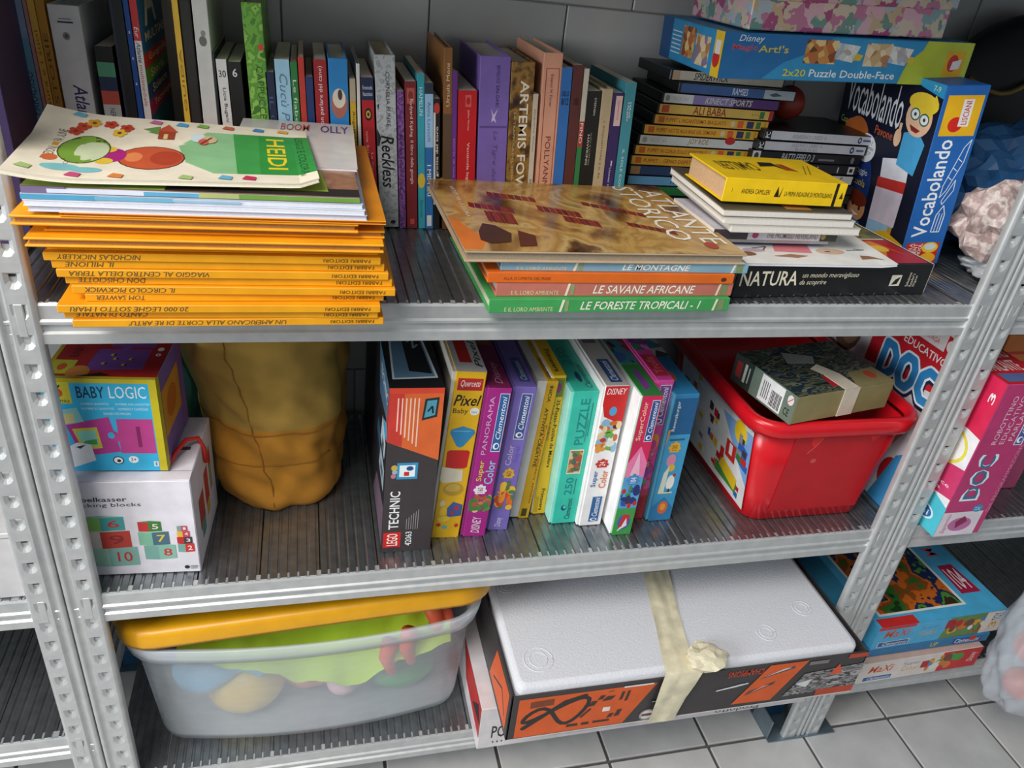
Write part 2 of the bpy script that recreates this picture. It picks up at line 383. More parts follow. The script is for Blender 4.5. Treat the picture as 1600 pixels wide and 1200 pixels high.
b_ = stand(.030, .062, .242, '#d8d9de', [T_('Atlante', .38, .46, .84, .66, '#3b2a66', -90, 'bi'), ('e', .46, .87, .12, .017, '#8c8c94'), ('e', .46, .87, .06, .009, '#55555c'), ('r', .25, .925, .75, .932, '#3a3a40'), ('r', .3, .94, .7, .945, '#9a9aa0')], 'wide white ring binder with purple title on its spine', hard=True, d=.165, pages='#cfcfd2')
stand(.071, .090, .203, '#1c1e22', [('r', 0, .84, 1, .917, '#5fae8a'), ('r', 0, .765, 1, .84, '#2a3a5c'), ('r', 0, .69, 1, .765, '#cf5a4a'), ('r', 0, .0, 1, .69, '#cfd2d4'), T_('NERO', .35, .6, .65, .67, '#333333', -90)], 'short book with black, green, navy and red spine bands')
stand(.0925, .106, .285, '#23262c', [('r', 0, .0, .2, 1, '#2f3a4c')], 'tall plain charcoal book left of the blue atlas', hard=True, d=.165)
stand(.1065, .1125, .275, '#1f4fa0', [('e', .5, .6, .15, .006, '#c9d6ee'), ('e', .5, .7, .15, .006, '#c9d6ee'), ('e', .5, .8, .15, .006, '#c9d6ee')], 'thin deep blue book with small dots on its spine', d=.165)
cv = [('r', 0, 0, 1, 1, '#1d6fb5'), ('t', 'A', .2, .77, .7, .96, '#e9edf2', 0, 'b'), ('t', 'MULTIMEDIALE', .15, .715, 1.6, .75, '#f2f2f2', 0, 'b'),
      ('r', 0, .625, 1, .68, '#d23a3a'), ('r', 0, .568, 1, .623, '#58a83a'), ('r', 0, .508, 1, .563, '#2255a8'), ('r', 0, .446, 1, .503, '#b82c88'),
      ('t', 'Geografia', .2, .635, .98, .67, '#f4f4f4', 0, 'b'), ('t', 'Storia', .2, .58, .78, .612, '#f4f4f4', 0, 'b'), ('t', 'Scienze', .2, .52, .86, .552, '#f4f4f4', 0, 'b'), ('t', 'Tecnologia', .2, .458, .98, .492, '#f4f4f4', 0, 'b')]
stand(.113, .121, .29, '#1d6fb5', [('r', 0, .73, 1, 1, '#d23a3a'), ('r', 0, 0, 1, .73, '#e8e6e2'), T_('Atlante', .2, .65, .8, .725, '#1d3f7a', -90, 'bi'), T_('multimediale', .25, .485, .75, .64, '#c23a3a', -90), T_('Eur', .2, .74, .8, .78, '#ffffff', -90, 'i')], 'blue school atlas with red and white spine and banded cover', d=.165, cover=cv)
stand(.157, .164, .275, '#e2b53a', [T_('GUIDA', .3, .5, .7, .75, '#94701c', 90)], 'thin bright yellow book in front of the atlas cover', d=.165)
stand(.165, .177, .262, '#1f1d1c', [('r', .1, .02, .9, .98, '#2b2826')], 'black filler for the shadowed gap between thin yellow and tall pale grey books', d=.16)  # shade between the neighbouring books, put in as a black volume
stand(.178, .195, .278, '#cfcdc8', [T_('OLTRE', .25, .05, .75, .25, '#3a3a3a', -90), ('e', .5, .78, .25, .02, '#6d6a66'), ('e', .55, .81, .15, .012, '#8d8a86')], 'tall pale grey book with small emblem high on spine', hard=True, d=.165)
stand(.1955, .1985, .205, '#24282e', [], 'thin dark filler for the shaded gap left of the spine numbered 30')  # dark narrow gap modelled as a thin dark volume, its shade in the colour
stand(.199, .211, .199, '#d9d7d3', [T_('30', .15, .9, .85, .938, '#222222', 0, ''), T_('Licia Bugani  Il Volo', .3, .5, .7, .84, '#2a2a2a', -90)], 'white paperback numbered 30')
stand(.2115, .227, .197, '#161616', [T_('6', .32, .915, .68, .962, '#d8d8d8', 0, 'b')], 'black paperback numbered 6')
stand(.231, .2535, .262, art('leaf_green_print', ['#4c7f2c', '#6fa63e', '#5b9136', '#8ab84e', '#3f6e2a'], 60, 'noise'), [('p', [(0, .17), (.9, .3), (.95, .2), (.4, .1), (0, .1)], '#a5562e'), ('e', .8, .82, .14, .014, '#c8432e'), T_('CAPPUCCETTO', .45, .42, .8, .74, '#35541e', -90)], 'tall leafy green picture book with a brown patch low', hard=True, d=.165)
stand(.2535, .264, .189, '#1c2440', [T_('IL GIORNO', .25, .3, .75, .85, '#47537c', -90)], 'dark navy paperback right of tall green picture book')
stand(.2645, .282, .204, '#9cc4da', [T_('Cuc\u00f9 Peter', .25, .5, .8, .92, '#5d7f96', -90, 'i')], 'pale blue paperback with grey blue italic title')
stand(.2825, .291, .202, '#2e7a3e', [T_('Le fiabe del bosco', .25, .3, .75, .9, '#cfe0c8', -90)], 'thin green paperback beside the pale blue one')
stand(.2915, .299, .208, '#c0392f', [], 'thin plain red book beside the thin green paperback')
stand(.300, .309, .187, '#22386a', [], 'short navy paperback between two red books')
stand(.3095, .325, .207, '#a5232a', [T_('TRE UOMINI IN BARCA (per non parlare del cane)', .3, .1, .7, .965, '#f0e6e0', 90, 'm')], 'dark red paperback with white title running upwards')
stand(.3265, .350, .21, '#2b86c8', [('e', .5, .75, .42, .085, '#b56a58'), ('e', .5, .78, .34, .055, '#e6d9c6'), ('e', .56, .80, .12, .03, '#4d3a30')], 'bright blue hardback with round picture near the top', hard=True)
stand(.352, .3595, .188, '#d0a72c', [('r', 0, .86, 1, 1, '#b9a98c'), T_('Angela Nanetti  Una vita', .25, .25, .8, .8, '#4a3a10', -90)], 'narrow mustard yellow paperback behind the magazine stack')
stand(.360, .3645, .206, '#ddd9d2', [], 'thin white hardback left of red salamander title', hard=True)
stand(.3655, .381, .191, '#b32028', [('r', 0, .86, 1, 1, '#1d2a4c'), T_('Emanuela', .12, .925, .9, .95, '#d8dce6', 0), T_('Nascimbeni', .12, .885, .9, .91, '#d8dce6', 0), ('e', .5, .77, .3, .04, '#1a1416'), ('e', .5, .77, .2, .025, '#c9a23c'), ('e', .5, .77, .1, .012, '#4a1216'), T_('La Casa', .62, .36, .8, .52, '#e4b7a4', -90), T_('una Salamandra Intern', .25, .2, .45, .66, '#e4b7a4', -90)], 'red book with navy top and ring emblem by silver book')
stand(.3815, .407, .218, art('silver_print', ['#7f8286', '#a9acae', '#bcbfc0', '#8f9294', '#c9cbcb'], 120, 'noise', linear=True, detail=6), [T_('CORNELIA FUNKE', .5, .61, .7, .91, '#2f2f33', -90), T_('Reckless', .2, .25, .85, .56, '#101012', -90, 'bi'), ('e', .7, .035, .14, .012, '#16161a'), ('p', [(0, .6), (.2, .55), (.1, .5), (0, .5)], '#2a2a2e'), ('p', [(.05, .73), (.16, .74), (.1, .7)], '#2a2a2e')], 'thick silver grey hardback with scrawled black title', hard=True, pages='#b7a98c')
stand(.4100, .419, .178, art('purple_mottle', ['#6b3a7c', '#8d5a9c', '#5a2f6c', '#7d4a8e'], 200, 'noise'), [T_('Francesca', .25, .3, .75, .7, '#3a1c48', -90)], 'thin mottled purple paperback by the silver hardback')
stand(.4195, .434, .19, '#7a1f24', [('r', .15, .86, .85, .96, '#b5564c'), ('e', .5, .91, .22, .03, '#8a2c28'), T_('Rudyard Kipling  Il libro della giungla', .35, .32, .7, .89, '#e6d2c6', -90), ('r', .3, .03, .7, .07, '#c04a3e')], 'maroon paperback with cream title and square emblem on top')
stand(.4345, .444, .2, '#36a0b0', [('e', .5, .33, .55, .05, '#d8b83a'), T_('HAMELIN', .25, .75, .75, .92, '#d8ecee', -90), T_('favole', .3, .08, .7, .2, '#1f6f7c', -90)], 'thin turquoise paperback with yellow spot on spine')
stand(.4445, .4555, .19, '#2a6fb0', [('r', 0, .58, 1, .93, '#9cc2e2'), ('r', 0, .93, 1, 1, '#2a3440'), T_('Anna Lavatelli', .3, .62, .7, .88, '#40608a', -90), T_('I MISTERI', .25, .24, .75, .46, '#eef2f6', -90, 'b'), ('r', .2, .02, .8, .1, '#d9d9d6')], 'blue paperback with paler upper half and dark cap')
stand(.4565, .4655, .172, '#171515', [('r', 0, .2, .3, .9, '#d6d2cc'), ('e', .5, .93, .45, .04, '#c0392f'), T_('La grotta del toro', .38, .35, .8, .8, '#ece8e2', 90, 'b')], 'small black paperback with white title reading upwards')
stand(.466, .4775, .233, '#8a5a2a', [('r', 0, .0, 1, .66, '#5a4430'), ('r', 0, .0, 1, .26, '#77481e'), T_('Ursula Moni', .3, .70, .7, .92, '#e6d2a8', 90)], 'tall brown hardback rising above the row', hard=True)
stand(.4785, .4855, .206, '#6a2f86', [T_('storia di una gabbianella', .3, .12, .7, .6, '#b79ac8', -90)], 'thin violet book between brown and bright red ones')
stand(.4875, .5125, .184, '#c3131c', [('r', .38, .89, .7, .97, '#dc5a54'), ('e', .54, .93, .11, .025, '#b01a20'), T_('Jules Verne', .5, .73, .62, .87, '#f0c8c2', -90), T_('Ventimila leghe sotto', .48, .2, .66, .645, '#f4dcd8', -90)], 'bright red paperback with small square emblem near top')
stand(.5125, .5525, .227, '#7a62ad', [T_('EMILIO SALGARI', .55, .73, .66, .95, '#33265c', -90), ('p', [(.4, .72), (.5, .685), (.64, .72), (.54, .67), (.6, .64), (.5, .655), (.42, .645), (.46, .68)], '#c9bcdc'), ('r', .04, .612, .96, .624, '#5b468c'), T_('La Tigre della Malesia', .48, .08, .66, .595, '#584680', -90, 'i')], 'wide lavender hardback with bird emblem on the spine', hard=True, pages='#cfc7bc')
stand(.5535, .585, .223, art('bronze_print', ['#3a2410', '#6b4a1c', '#9a7230', '#4d3014', '#2a190c'], 50, 'noise', linear=True), [T_('ARTEMIS FOWL', .42, .2, .8, .90, '#e6dfcf', -90, 'b'), T_('LA TRAPPOLA DEL TEMPO', .2, .3, .28, .72, '#c9b98c', -90)], 'dark bronze hardback with large silver capitals', hard=True)
stand(.5865, .594, .186, '#c9bba6', [T_('Jacqueline Wilson', .3, .6, .7, .9, '#7a6c58', -90), T_('Bambina', .3, .15, .7, .4, '#7a6c58', -90)], 'thin cream paperback left of the salmon book')
stand(.5945, .6205, .237, '#d69a7e', [('l', [(.18, .02), (.18, .92), (.86, .92), (.86, .02), (.18, .02)], .0004, '#8f2f24'), T_('Eleanor H. Porter', .44, .72, .58, .89, '#7a3a2c', -90), T_('POLLYANNA', .38, .23, .66, .56, '#7a2f24', -90)], 'salmon pink hardback with a red framed spine', hard=True)
stand(.621, .6355, .221, '#2f6db4', [T_('DILLO', .15, .84, .85, .87, '#14305a', 0, 'b'), T_('8/12', .15, .79, .85, .83, '#10182c', 0, 'b'), T_('Diari', .3, .12, .7, .28, '#10203c', -90, 'b')], 'plain blue paperback right of the salmon pink hardback')
stand(.636, .6505, .225, '#5a2a26', [T_('ORSI', .3, .78, .75, .82, '#33140f', 0, 'b')], 'dark brown red paperback left of the thin green one')
stand(.651, .6585, .222, '#2f7a44', [('r', 0, .7, 1, 1, '#c9bfae'), ('r', 0, .55, 1, .7, '#a83a34'), T_('FINO', .2, .57, .8, .69, '#e6e2da', -90)], 'thin green book with cream and red top of spine')
stand(.660, .680, .195, '#151412', [T_('STEPHEN', .55, .84, .68, .955, '#d8d4c6', -90), T_('LUCY & STEPHEN', .52, .5, .6, .72, '#a8a290', -90), T_('HAWKING', .3, .5, .46, .71, '#cfc8b4', -90)], 'black book with pale capitals among the brown ones')
stand(.6805, .696, .199, '#b7a382', [T_('L INQUISITORE E IL RE', .35, .4, .55, .79, '#6a5a3c', -90)], 'tan linen book between black and dark violet ones', hard=True)
stand(.6965, .7115, .195, '#33205a', [('r', .3, .78, .95, .98, '#d8b6b2'), T_('NAMASTE', .55, .82, .7, .95, '#9a4a44', -90), T_('Uomini straordinari', .4, .2, .6, .49, '#d8d0e4', -90), ('r', .5, .5, .62, .54, '#cfc8dc')], 'dark violet paperback with pink panel at the top')
stand(.712, .7275, .209, '#3d8a98', [T_('HAVE', .58, .78, .72, .88, '#e6f0f0', -90, 'b'), T_('TALENT', .38, .76, .52, .885, '#e6f0f0', -90, 'b'), T_('IL SOLE CONTRO', .4, .22, .62, .58, '#d2e6e6', -90)], 'teal paperback closing the row beside the disc cases')

# ------------------------------------------------------------------ disc cases
GD, GP = 'disc cases stacked behind the atlas', 'disc cases stacked left of the blue box'
def case(label, x, y, z, spine_col, pr, grp, shell='#1b1b1d', yaw=0):
    t = thing('disc_case', label, 'disc case', (x, y, z), (0, 0, yaw), grp)
    colored_box(.19, .135, .0142, M(shell, .35), 'case_shell', t, .001)
    Face((0, 0, 0), (1, 0, 0), (0, 0, 1), .19, .0142).put([('r', .02, .06, .985, .94, spine_col)]+pr, t, 'spine_insert', 'lettering')
    return t
YEL = '#dfa83a'
def muppet(title, u=.2, v=.62):
    return [('r', .05, .2, .1, .8, '#c8662c'), T_(title, u, .3, v, .7, '#9a3a1c', 0, 'b'), ('e', .68, .5, .02, .3, '#d8c8a0'), ('r', .72, .15, .77, .85, '#d8602c'), ('r', .8, .15, .86, .85, '#2f3a5c'), ('r', .88, .15, .92, .85, '#3f7a3c'), ('r', .95, .15, .97, .85, '#c89028')]
dz = .01485; zb = Z1+.0006
rows = [('plain dark disc case lowest of the stack behind the atlas', '#2a2c30', [], .757), ('plain dark disc case second from the bottom behind the atlas', '#2c3034', [], .758),
    ('plain dark disc case third from the bottom behind the atlas', '#2a2a2e', [], .757), ('green disc case in stack between teal book and yellow book', '#2f7a44', [T_('DVD', .03, .3, .08, .7, '#d8e6d8', 0, 'b'), ('r', .12, .3, .13, .7, '#cfe0c8')], .756),
    ('light blue disc case with penguin film title', '#6aa4cc', [T_('I PINGUINI', .38, .2, .62, .8, '#17232f', 0, 'bi'), ('r', .68, .2, .85, .8, '#c8805a')], .757),
    ('navy disc case with pale name on spine above light blue', '#33496c', [('r', .02, .1, .1, .9, '#a8845a'), T_('ROMEO', .36, .2, .58, .8, '#d8b48a', 0, 'b')], .758),
    ('orange yellow disc case with mischievous genie title', YEL, muppet('PUPPET ... GENIO DISPETTOSO', .12), .757),
    ('orange yellow disc case with scooter race title', YEL, muppet('PUPPET IN CORSA SULLO SCOOTER E', .12), .760),
    ('white game case with golden title between yellow cases', '#cfd0cc', [('e', .06, .5, .02, .3, '#9aa48a'), T_('XBOX 360', .1, .3, .24, .7, '#a8aaa6', 0), T_('JOY RIDE', .42, .15, .6, .85, '#a87a2a', 0, 'bi'), ('e', .78, .85, .045, .4, '#b82c2a')], .764),
    ('orange yellow disc case with swamp title under red one', YEL, muppet('PUPPET NOTTE ALLA BASE DEL DEMONE', .12), .768),
    ('orange yellow disc case with wrong spell title', YEL, muppet('PUPPET L INCANTESIMO SBAGLIATO', .11), .781),
    ('ochre disc case with large red title and red end', '#dbb458', [('r', .04, .15, .1, .85, '#c8502c'), T_('ALI BABA', .3, .12, .58, .9, '#8f2a1c', 0, 'b'), ('r', .87, .15, .91, .85, '#3f7a3c'), ('r', .95, 0, .985, 1, '#b02a24'), T_('* * *', .8, .4, .86, .6, '#5a6a3c', 0)], .785),
    ('white and purple game case with sports title', '#d0d2d2', [('e', .05, .5, .018, .3, '#8a9a8a'), T_('XBOX 360', .09, .3, .22, .7, '#a8aaa6', 0), ('r', .26, .06, .985, .94, '#8a7ab0'), ('r', .6, .06, .985, .94, '#54306c'), T_('KINECT SPORTS', .36, .2, .76, .8, '#c8ccb8', 0, 'bi')], .789),
    ('blue disc case jutting right below the topmost white one', '#3c5c94', [T_('RAMSES', .45, .2, .58, .85, '#cfd8e6', 0, 'b'), ('r', .72, .06, .985, .94, '#a8b4bc'), ('p', [(.76, .5), (.82, .7), (.88, .45), (.8, .3)], '#4a545c')], .812)]
for i, (lb, c, pr, x) in enumerate(rows): case(lb, x, .30, zb+dz*i, c, pr, GD)
case('pale disc case topmost of stack directly under puzzle box', .800, .31, zb+dz*14, '#c9bfb0', [T_('SPIDERWICK', .2, .15, .5, .85, '#2a2622', 0, 'bi'), ('r', .02, .1, .08, .9, '#b89a7c')], GD, yaw=.05)
pr_ = [('plain dark game case lowest beside the blue box', '#2a2c30', [], 0), ('plain dark game case second lowest beside the blue box', '#303236', [], .004), ('plain dark game case third lowest beside the blue box', '#2a2c30', [], -.002), ('plain dark game case fourth lowest beside the blue box', '#26282c', [], .002), ('plain dark game case fifth lowest beside the blue box', '#26282c', [], .002),
    ('white game case under dark ones behind the yellow book', '#c9c9c6', [('e', .88, .5, .016, .35, '#6a6a6a'), ('e', .885, .5, .009, .2, '#c9c9c6')], -.004),
    ('dark game case with white badge at right end', '#1f2228', [T_('HEROES 5', .45, .25, .62, .75, '#d8d8d8', 0, 'b'), ('r', .9, .1, .96, .9, '#c9c9c9'), ('r', .915, .3, .945, .7, '#26282c'), ('r', .8, .2, .81, .8, '#c9c9c9')], -.002),
    ('black war game case with grey title', '#17181c', [('r', .0, .0, .07, 1, '#c4c4c0'), ('e', .035, .5, .02, .35, '#3a3a3c'), T_('BATTLEFIELD 3', .26, .15, .56, .9, '#a8acb0', 0, 'bi'), ('r', .6, .3, .75, .5, '#6a6e74'), ('e', .92, .5, .016, .35, '#6a6e74')], -.004),
    ('white game case second from top beside the blue box', '#b9bac0', [('r', .0, .0, .06, 1, '#17181c'), T_('PC', .012, .2, .05, .8, '#e6e6e6', 90, 'b'), T_('ASSASSIN\'S CREED IV', .3, .52, .58, .88, '#82828a', 0), T_('BLACK FLAG', .34, .12, .54, .42, '#82828a', 0), ('e', .86, .5, .02, .36, '#2c3a64'), ('e', .86, .5, .009, .16, '#b9bac0'), ('r', .9, .4, .97, .6, '#4a5272')], 0),
    ('white game case topmost beside the blue box', '#bdbec4', [('r', .0, .0, .06, 1, '#17181c'), T_('PC', .012, .2, .05, .8, '#e6e6e6', 90, 'b'), T_('ASSASSIN\'S CREED III', .25, .3, .56, .7, '#82828a', 0), ('e', .87, .5, .018, .34, '#2c3a64'), ('e', .87, .5, .008, .15, '#bdbec4'), ('r', .9, .4, .97, .6, '#4a5272')], .006)]
for i, (lb, c, p_, dx) in enumerate(pr_): case(lb, .945+dx+.0007*i, .285, zb+.0155*i, c, p_, GP)

# ------------------------------------------------------------------ yellow stack with magazines on top
GF = 'yellow hardbacks stacked at the left front'
YB = '#e89a0a'
names = [("UN AMERICANO ALLA CORTE DI RE ARTU'", .085, .372, -.050, .46, .02), ('CANTO DI NATALE', .078, .366, -.046, .73, .06), ('20.000 LEGHE SOTTO I MARI', .075, .368, -.052, .66, .03), ('TOM SAWYER', .098, .372, -.044, .72, .0),
    ('IL CIRCOLO PICKWICK', .088, .383, -.044, .66, 0), ('DON CHISCIOTTE', .083, .380, -.040, .72, -.0), ('VIAGGIO AL CENTRO DELLA TERRA', .078, .376, -.044, .6, 0), ('IL MILIONE', .075, .372, -.042, .79, 0), ('NICHOLAS NICKLEBY', .070, .368, -.044, .73, 0)]
zz = Z1+.0004; th = .0080
lab = ['lowest one, long title right of centre', 'second from bottom, spine to the front', 'third from bottom, jutting out at left', 'fourth from bottom, set back at its left end', 'fifth from bottom, jutting out at right', 'sixth from bottom, spine to the front', 'seventh from bottom, long title', 'eighth from bottom, shortest title', 'ninth from bottom, topmost with a titled spine']
for i, (nm, xa, xb, y, u0, yaw) in enumerate(names):
    L = xb-xa; ln = len(nm)*.0041/L
    book('book', 'yellow hardback in left stack, '+lab[i], (xa, y, zz), th-.0003, .24, L, YB,
         [T_(nm, .97-ln-.03-(.12 if i == 0 else 0), .2, .96-.03-(.12 if i == 0 else 0), .82, '#7a6a50', 180, 'bi') if False else T_(nm, .035+(.0 if i else .13), .2, .035+ln+(.0 if i else .13), .82, '#5d4c30', 180, 'mi'), T_('FABBRI EDITORI', .815, .28, .965, .74, '#5a3a10', 180, '')],
         flat=True, hard=True, pages='#e2c48c', group=GF, rot=(0, 0, [.012, -.008, .0, .01, -.01, -.006, 0, .004, .0][i]), spine_col='#e39c0c')
    zz += th
for i, (xa, xb, y, yaw, t_, lb) in enumerate([(.073, .366, -.038, .0, .0075, 'tenth from bottom, page edges to the front'), (.060, .370, -.052, .0, .0090, 'eleventh from bottom, jutting out to the left'), (.073, .372, -.036, .0, .0080, 'twelfth from bottom, with a bent corner'), (.050, .346, -.045, .0, .0095, 'thirteenth and topmost under the magazines')]):
    book('book', 'yellow hardback in left stack, '+lb, (xa, y, zz), t_-.0003, .25, xb-xa, '#eba012', flat=True, hard=True, pages='#a8743a', group=GF, rot=(0, 0, yaw), fore=True); zz += t_
book('book', 'wide yellow hardback showing its orange cover behind the magazines', (.09, -.046, zz), .0035, .29, .282, '#e08a0a', flat=True, hard=True, pages='#c8904a', group=GF, fore=True); zz += .0035
GM = 'magazines on the yellow stack'
def magazine(label, loc, L, D, T, col, cover=(), rot=0, curl=None, pages='#dcdce6', bend=0):
    """stapled magazine: folded spine to the front, slightly sagging sheets"""
    t = thing('magazine', label, 'magazine', loc, (0, 0, rot), GM); nx, ny = 30, 22
    def zf(u, v): return curl(u, v) if curl else 0
    def sheet(z0, z1, mat, nm, ins=0):
        b = MB(); vs = []
        for top in (0, 1):
            for j in range(ny+1):
                for i in range(nx+1):
                    u, v = i/nx, j/ny; vs.append((ins+u*(L-2*ins), ins*.5+v*(D-ins), zf(u, v)+(z1 if top else z0)))
        n = (nx+1)*(ny+1); fs = []
        for j in range(ny):
            for i in range(nx):
                a = j*(nx+1)+i; fs.append((a+n, a+1+n, a+nx+2+n, a+nx+1+n)); fs.append((a+nx+1, a+nx+2, a+1, a))
        for i in range(nx): fs.append((i, i+1, i+1+n, i+n)); a = ny*(nx+1)+i; fs.append((a+1, a, a+n, a+1+n))
        for j in range(ny): a = j*(nx+1); fs.append((a+nx+1, a, a+n, a+nx+1+n)); c = a+nx; fs.append((c, c+nx+1, c+nx+1+n, c+n))
        b.add(vs, fs, mat); return b.build(nm, t, fix=False)
    sheet(0, T*.12, M(col, .3), 'back_cover'); sheet(T*.12, T*.86, M(pages, .7, 0, .04, 300), 'pages', .0008); sheet(T*.86, T, M(col, .3), 'front_cover')
    if cover:
        F = CurvedFace(L, D, lambda u, v: zf(u, v)+T); F.put(list(cover), t)
    return t
magazine('white magazine lowest of the four between yellow hardbacks and comics', (.066, -.045, zz), .288, .21, .0052, '#d9d6e0'); zz += .0054
magazine('white magazine second of four above the yellow hardbacks', (.064, -.047, zz), .288, .21, .0055, '#dfe2ea'); zz += .0057
mz = magazine('magazine with teal blue spine edge third above the yellow hardbacks', (.063, -.046, zz), .287, .21, .0052, '#b9c6d6'); zz += .0054
Face((0, -.0004, 0), (1, 0, 0), (0, 0, 1), .287, .0052).put([('r', .0, .1, .2, .9, '#4f9cc0'), ('r', .2, .2, .42, .8, '#6fb0cc'), ('r', .42, .3, .62, .7, '#9cc0d8')], mz)
pic = art('photo_cover_print', ['#7a5038', '#a8785a', '#8f6248', '#c09a7c', '#5d3c2c'], 22, 'noise', linear=True)
mz = magazine('magazine with brown photo cover and lime patch under colouring book', (.064, -.045, zz), .283, .225, .006, '#8a6450', [('r', 0, 0, 1, 1, pic), ('r', .2, 0, 1, .1, '#2a2420'), ('r', 0, 0, .4, .12, '#8fae48'), ('p', [(.62, .06), (.9, .06), (.88, .35), (.8, .62), (.7, .6)], '#a9c23c'), ('e', .76, .25, .07, .13, '#e6d9a8'), ('r', .72, .45, .82, .58, '#7fb2cf'), ('r', .74, .75, 1, 1, '#ded8d8'), T_('OLI', .86, .8, .97, .95, '#7a4a8c', 0, 'b'), T_('GIOCO', .76, .8, .84, .95, '#c0503c', 0, 'b')])
Face((0, -.0004, 0), (1, 0, 0), (0, 0, 1), .283, .006).put([('r', 0, 0, .12, 1, '#7a6a8c'), ('r', .07, .1, .34, .7, '#d8dce8'), ('r', .34, .1, .5, .7, '#5fa8cc'), ('r', .5, .1, .62, .8, '#b0b870'), ('r', .62, .1, 1, .8, '#6f9a3c')], mz); zz += .0062
zc = lambda u, v: .004+.012*(max(0, .25-u)/.25)**2*.6+.010*max(0, (v-.6)/.4)*(1-u)+.006*max(0, (u-.93)/.07)*(1-v)
RF, GL = '#c8432c', '#7ba33a'
hc = [('r', 0, 0, 1, 1, '#efe3cc'), ('p', [(.64, .13), (1, .13), (1, .84), (.60, .84), (.5, .6), (.54, .3)], '#8cc08a'), ('p', [(.72, .13), (1, .13), (1, .84), (.70, .84)], '#3f9a4a'), ('r', .965, .0, 1, 1, '#3f9a4a') if False else ('r', .80, .13, 1, .84, '#2f8f3c'),
      ('t', 'HEIDI', .83, .22, .90, .78, '#f2d21c', -90, 'b'), ('t', 'LEGGI E COLORA', .945, .12, .975, .82, '#1d3a1e', -90, 'm'), ('t', 'LEGGI E COLORA', .94, .1, .96, .2, '#2f8f3c', -90),
      ('t', 'EDIZIONI', .075, .25, .105, .45, '#4a3a2c', 90, 'm'), ('t', 'PAOLINE', .075, .55, .105, .72, '#4a3a2c', 90, 'm'), ('r', .08, .47, .1, .53, '#d9a12c'), ('t', 'COLLANA DISEGNI', .15, .2, .165, .62, '#7a6a58', 90)]
# generic flowers and leaves stand where the cover picture is
hc += [('e', .42, .36, .115, .20, '#5a2a1c'), ('e', .42, .36, .11, .19, '#cf5a34'), ('e', .47, .36, .055, .12, '#b8442a'), ('e', .36, .36, .03, .08, '#e88a54'), ('e', .285, .38, .05, .12, '#b0247a'), ('e', .27, .48, .025, .05, '#e6c23a'), ('e', .27, .28, .03, .05, '#e6c23a'),
       ('e', .19, .45, .085, .23, '#4a5a1c'), ('e', .19, .45, .08, .22, GL), ('e', .215, .44, .055, .17, '#cfd8b0'), ('e', .10, .28, .025, .05, '#cf6a3a'), ('e', .15, .15, .06, .05, '#7fc0c4'), ('e', .23, .13, .05, .04, '#7fc0c4')]
for u, v, c in ((.15, .80, RF), (.13, .72, RF), (.18, .86, '#d9a12c'), (.24, .86, RF), (.30, .82, RF), (.28, .74, '#e6c23a')):
    for k in range(5): hc.append(('e', u+.016*math.cos(k*1.2566), v+.035*math.sin(k*1.2566), .011, .024, c))
    hc.append(('e', u, v, .008, .018, '#8a3a1c'))
hc += [('p', [(.36, .82), (.42, .78), (.42, .88)], '#6a9a4a'), ('p', [(.38, .78), (.44, .74), (.44, .84)], '#6a9a4a'), ('r', .42, .68, .48, .80, '#a8442c'), ('p', [(.41, .80), (.49, .80), (.45, .92)], '#c8563a'), ('r', .44, .68, .455, .76, '#e6c88a'),
       ('e', .57, .72, .03, .07, '#cfe2e6'), ('e', .61, .70, .03, .06, '#d8b88a'), ('e', .59, .66, .02, .05, '#d85a4a'), ('l', [(.58, .62), (.62, .74)], .0012, '#5a3a2c')]
for u, v, c in ((.05, .1, '#a8c07a'), (.2, .05, '#c8507a'), (.33, .05, '#d8843c'), (.55, .05, '#a8c07a'), (.68, .06, '#6ab0cc'), (.76, .06, '#c8305a'), (.12, .95, '#6ab0cc'), (.4, .94, '#c86a9a'), (.5, .93, '#4aa0d0'), (.58, .93, '#7ab04a'), (.68, .93, '#c8603c'), (.8, .93, '#4a8ac8'), (.9, .93, '#d8a83c')):
    hc.append(('p', [(u-.025, v-.02), (u+.02, v-.035), (u+.025, v+.015), (u-.01, v+.035)], c))
magazine('cream and green children\'s colouring book on top of the left stack', (.053, -.052, zz), .258, .205, .004, '#efe3cc', hc, rot=.06, curl=zc, pages='#e6dcc6')
magazine('white comic with purple letters sticking out behind the colouring book', (.22, .045, zz-.0003), .13, .2, .003, '#d8d2cc', [T_('OLLY', .7, .75, .95, .93, '#5a3a7c', 0, 'b'), T_('BOOM', .35, .76, .6, .93, '#b8503c', 0, 'b')], rot=-.03)

# ------------------------------------------------------------------ picture atlas stack
GA = 'books lying in the stack with the history atlas'
zz = Z1+.0004
def spine_set(title, sub, u0, u1):
    return [('t', title, u0, .2, u1, .82, '#efe8d8', 0, 'bi'), ('t', sub, .06, .12, .25, .42, '#d8cfa0', 0, 'm'), ('p', [(.275, .05), (.285, .05), (.295, .95), (.285, .95)], '#e6dcc4'), ('r', .297, .1, .312, .9, '#8a9a6a'), ('p', [(.925, .05), (.935, .05), (.945, .95), (.935, .95)], '#e6dcc4'), ('r', .947, .1, .975, .9, '#7a8a5a')]
book('book', 'green hardback at the bottom of the atlas stack', (.488, -.020, zz), .0165, .235, .295, '#3f9a52', spine_set('LE FORESTE TROPICALI - 1', 'E IL LORO AMBIENTE', .36, .87), flat=True, group=GA, rot=(0, 0, .02)); zz += .0167
book('book', 'dusty pink hardback second from bottom in the atlas stack', (.496, -.012, zz), .0162, .235, .29, '#bf6f60', spine_set('LE SAVANE AFRICANE', 'E IL LORO AMBIENTE', .39, .83), flat=True, group=GA, rot=(0, 0, .015)); zz += .0164
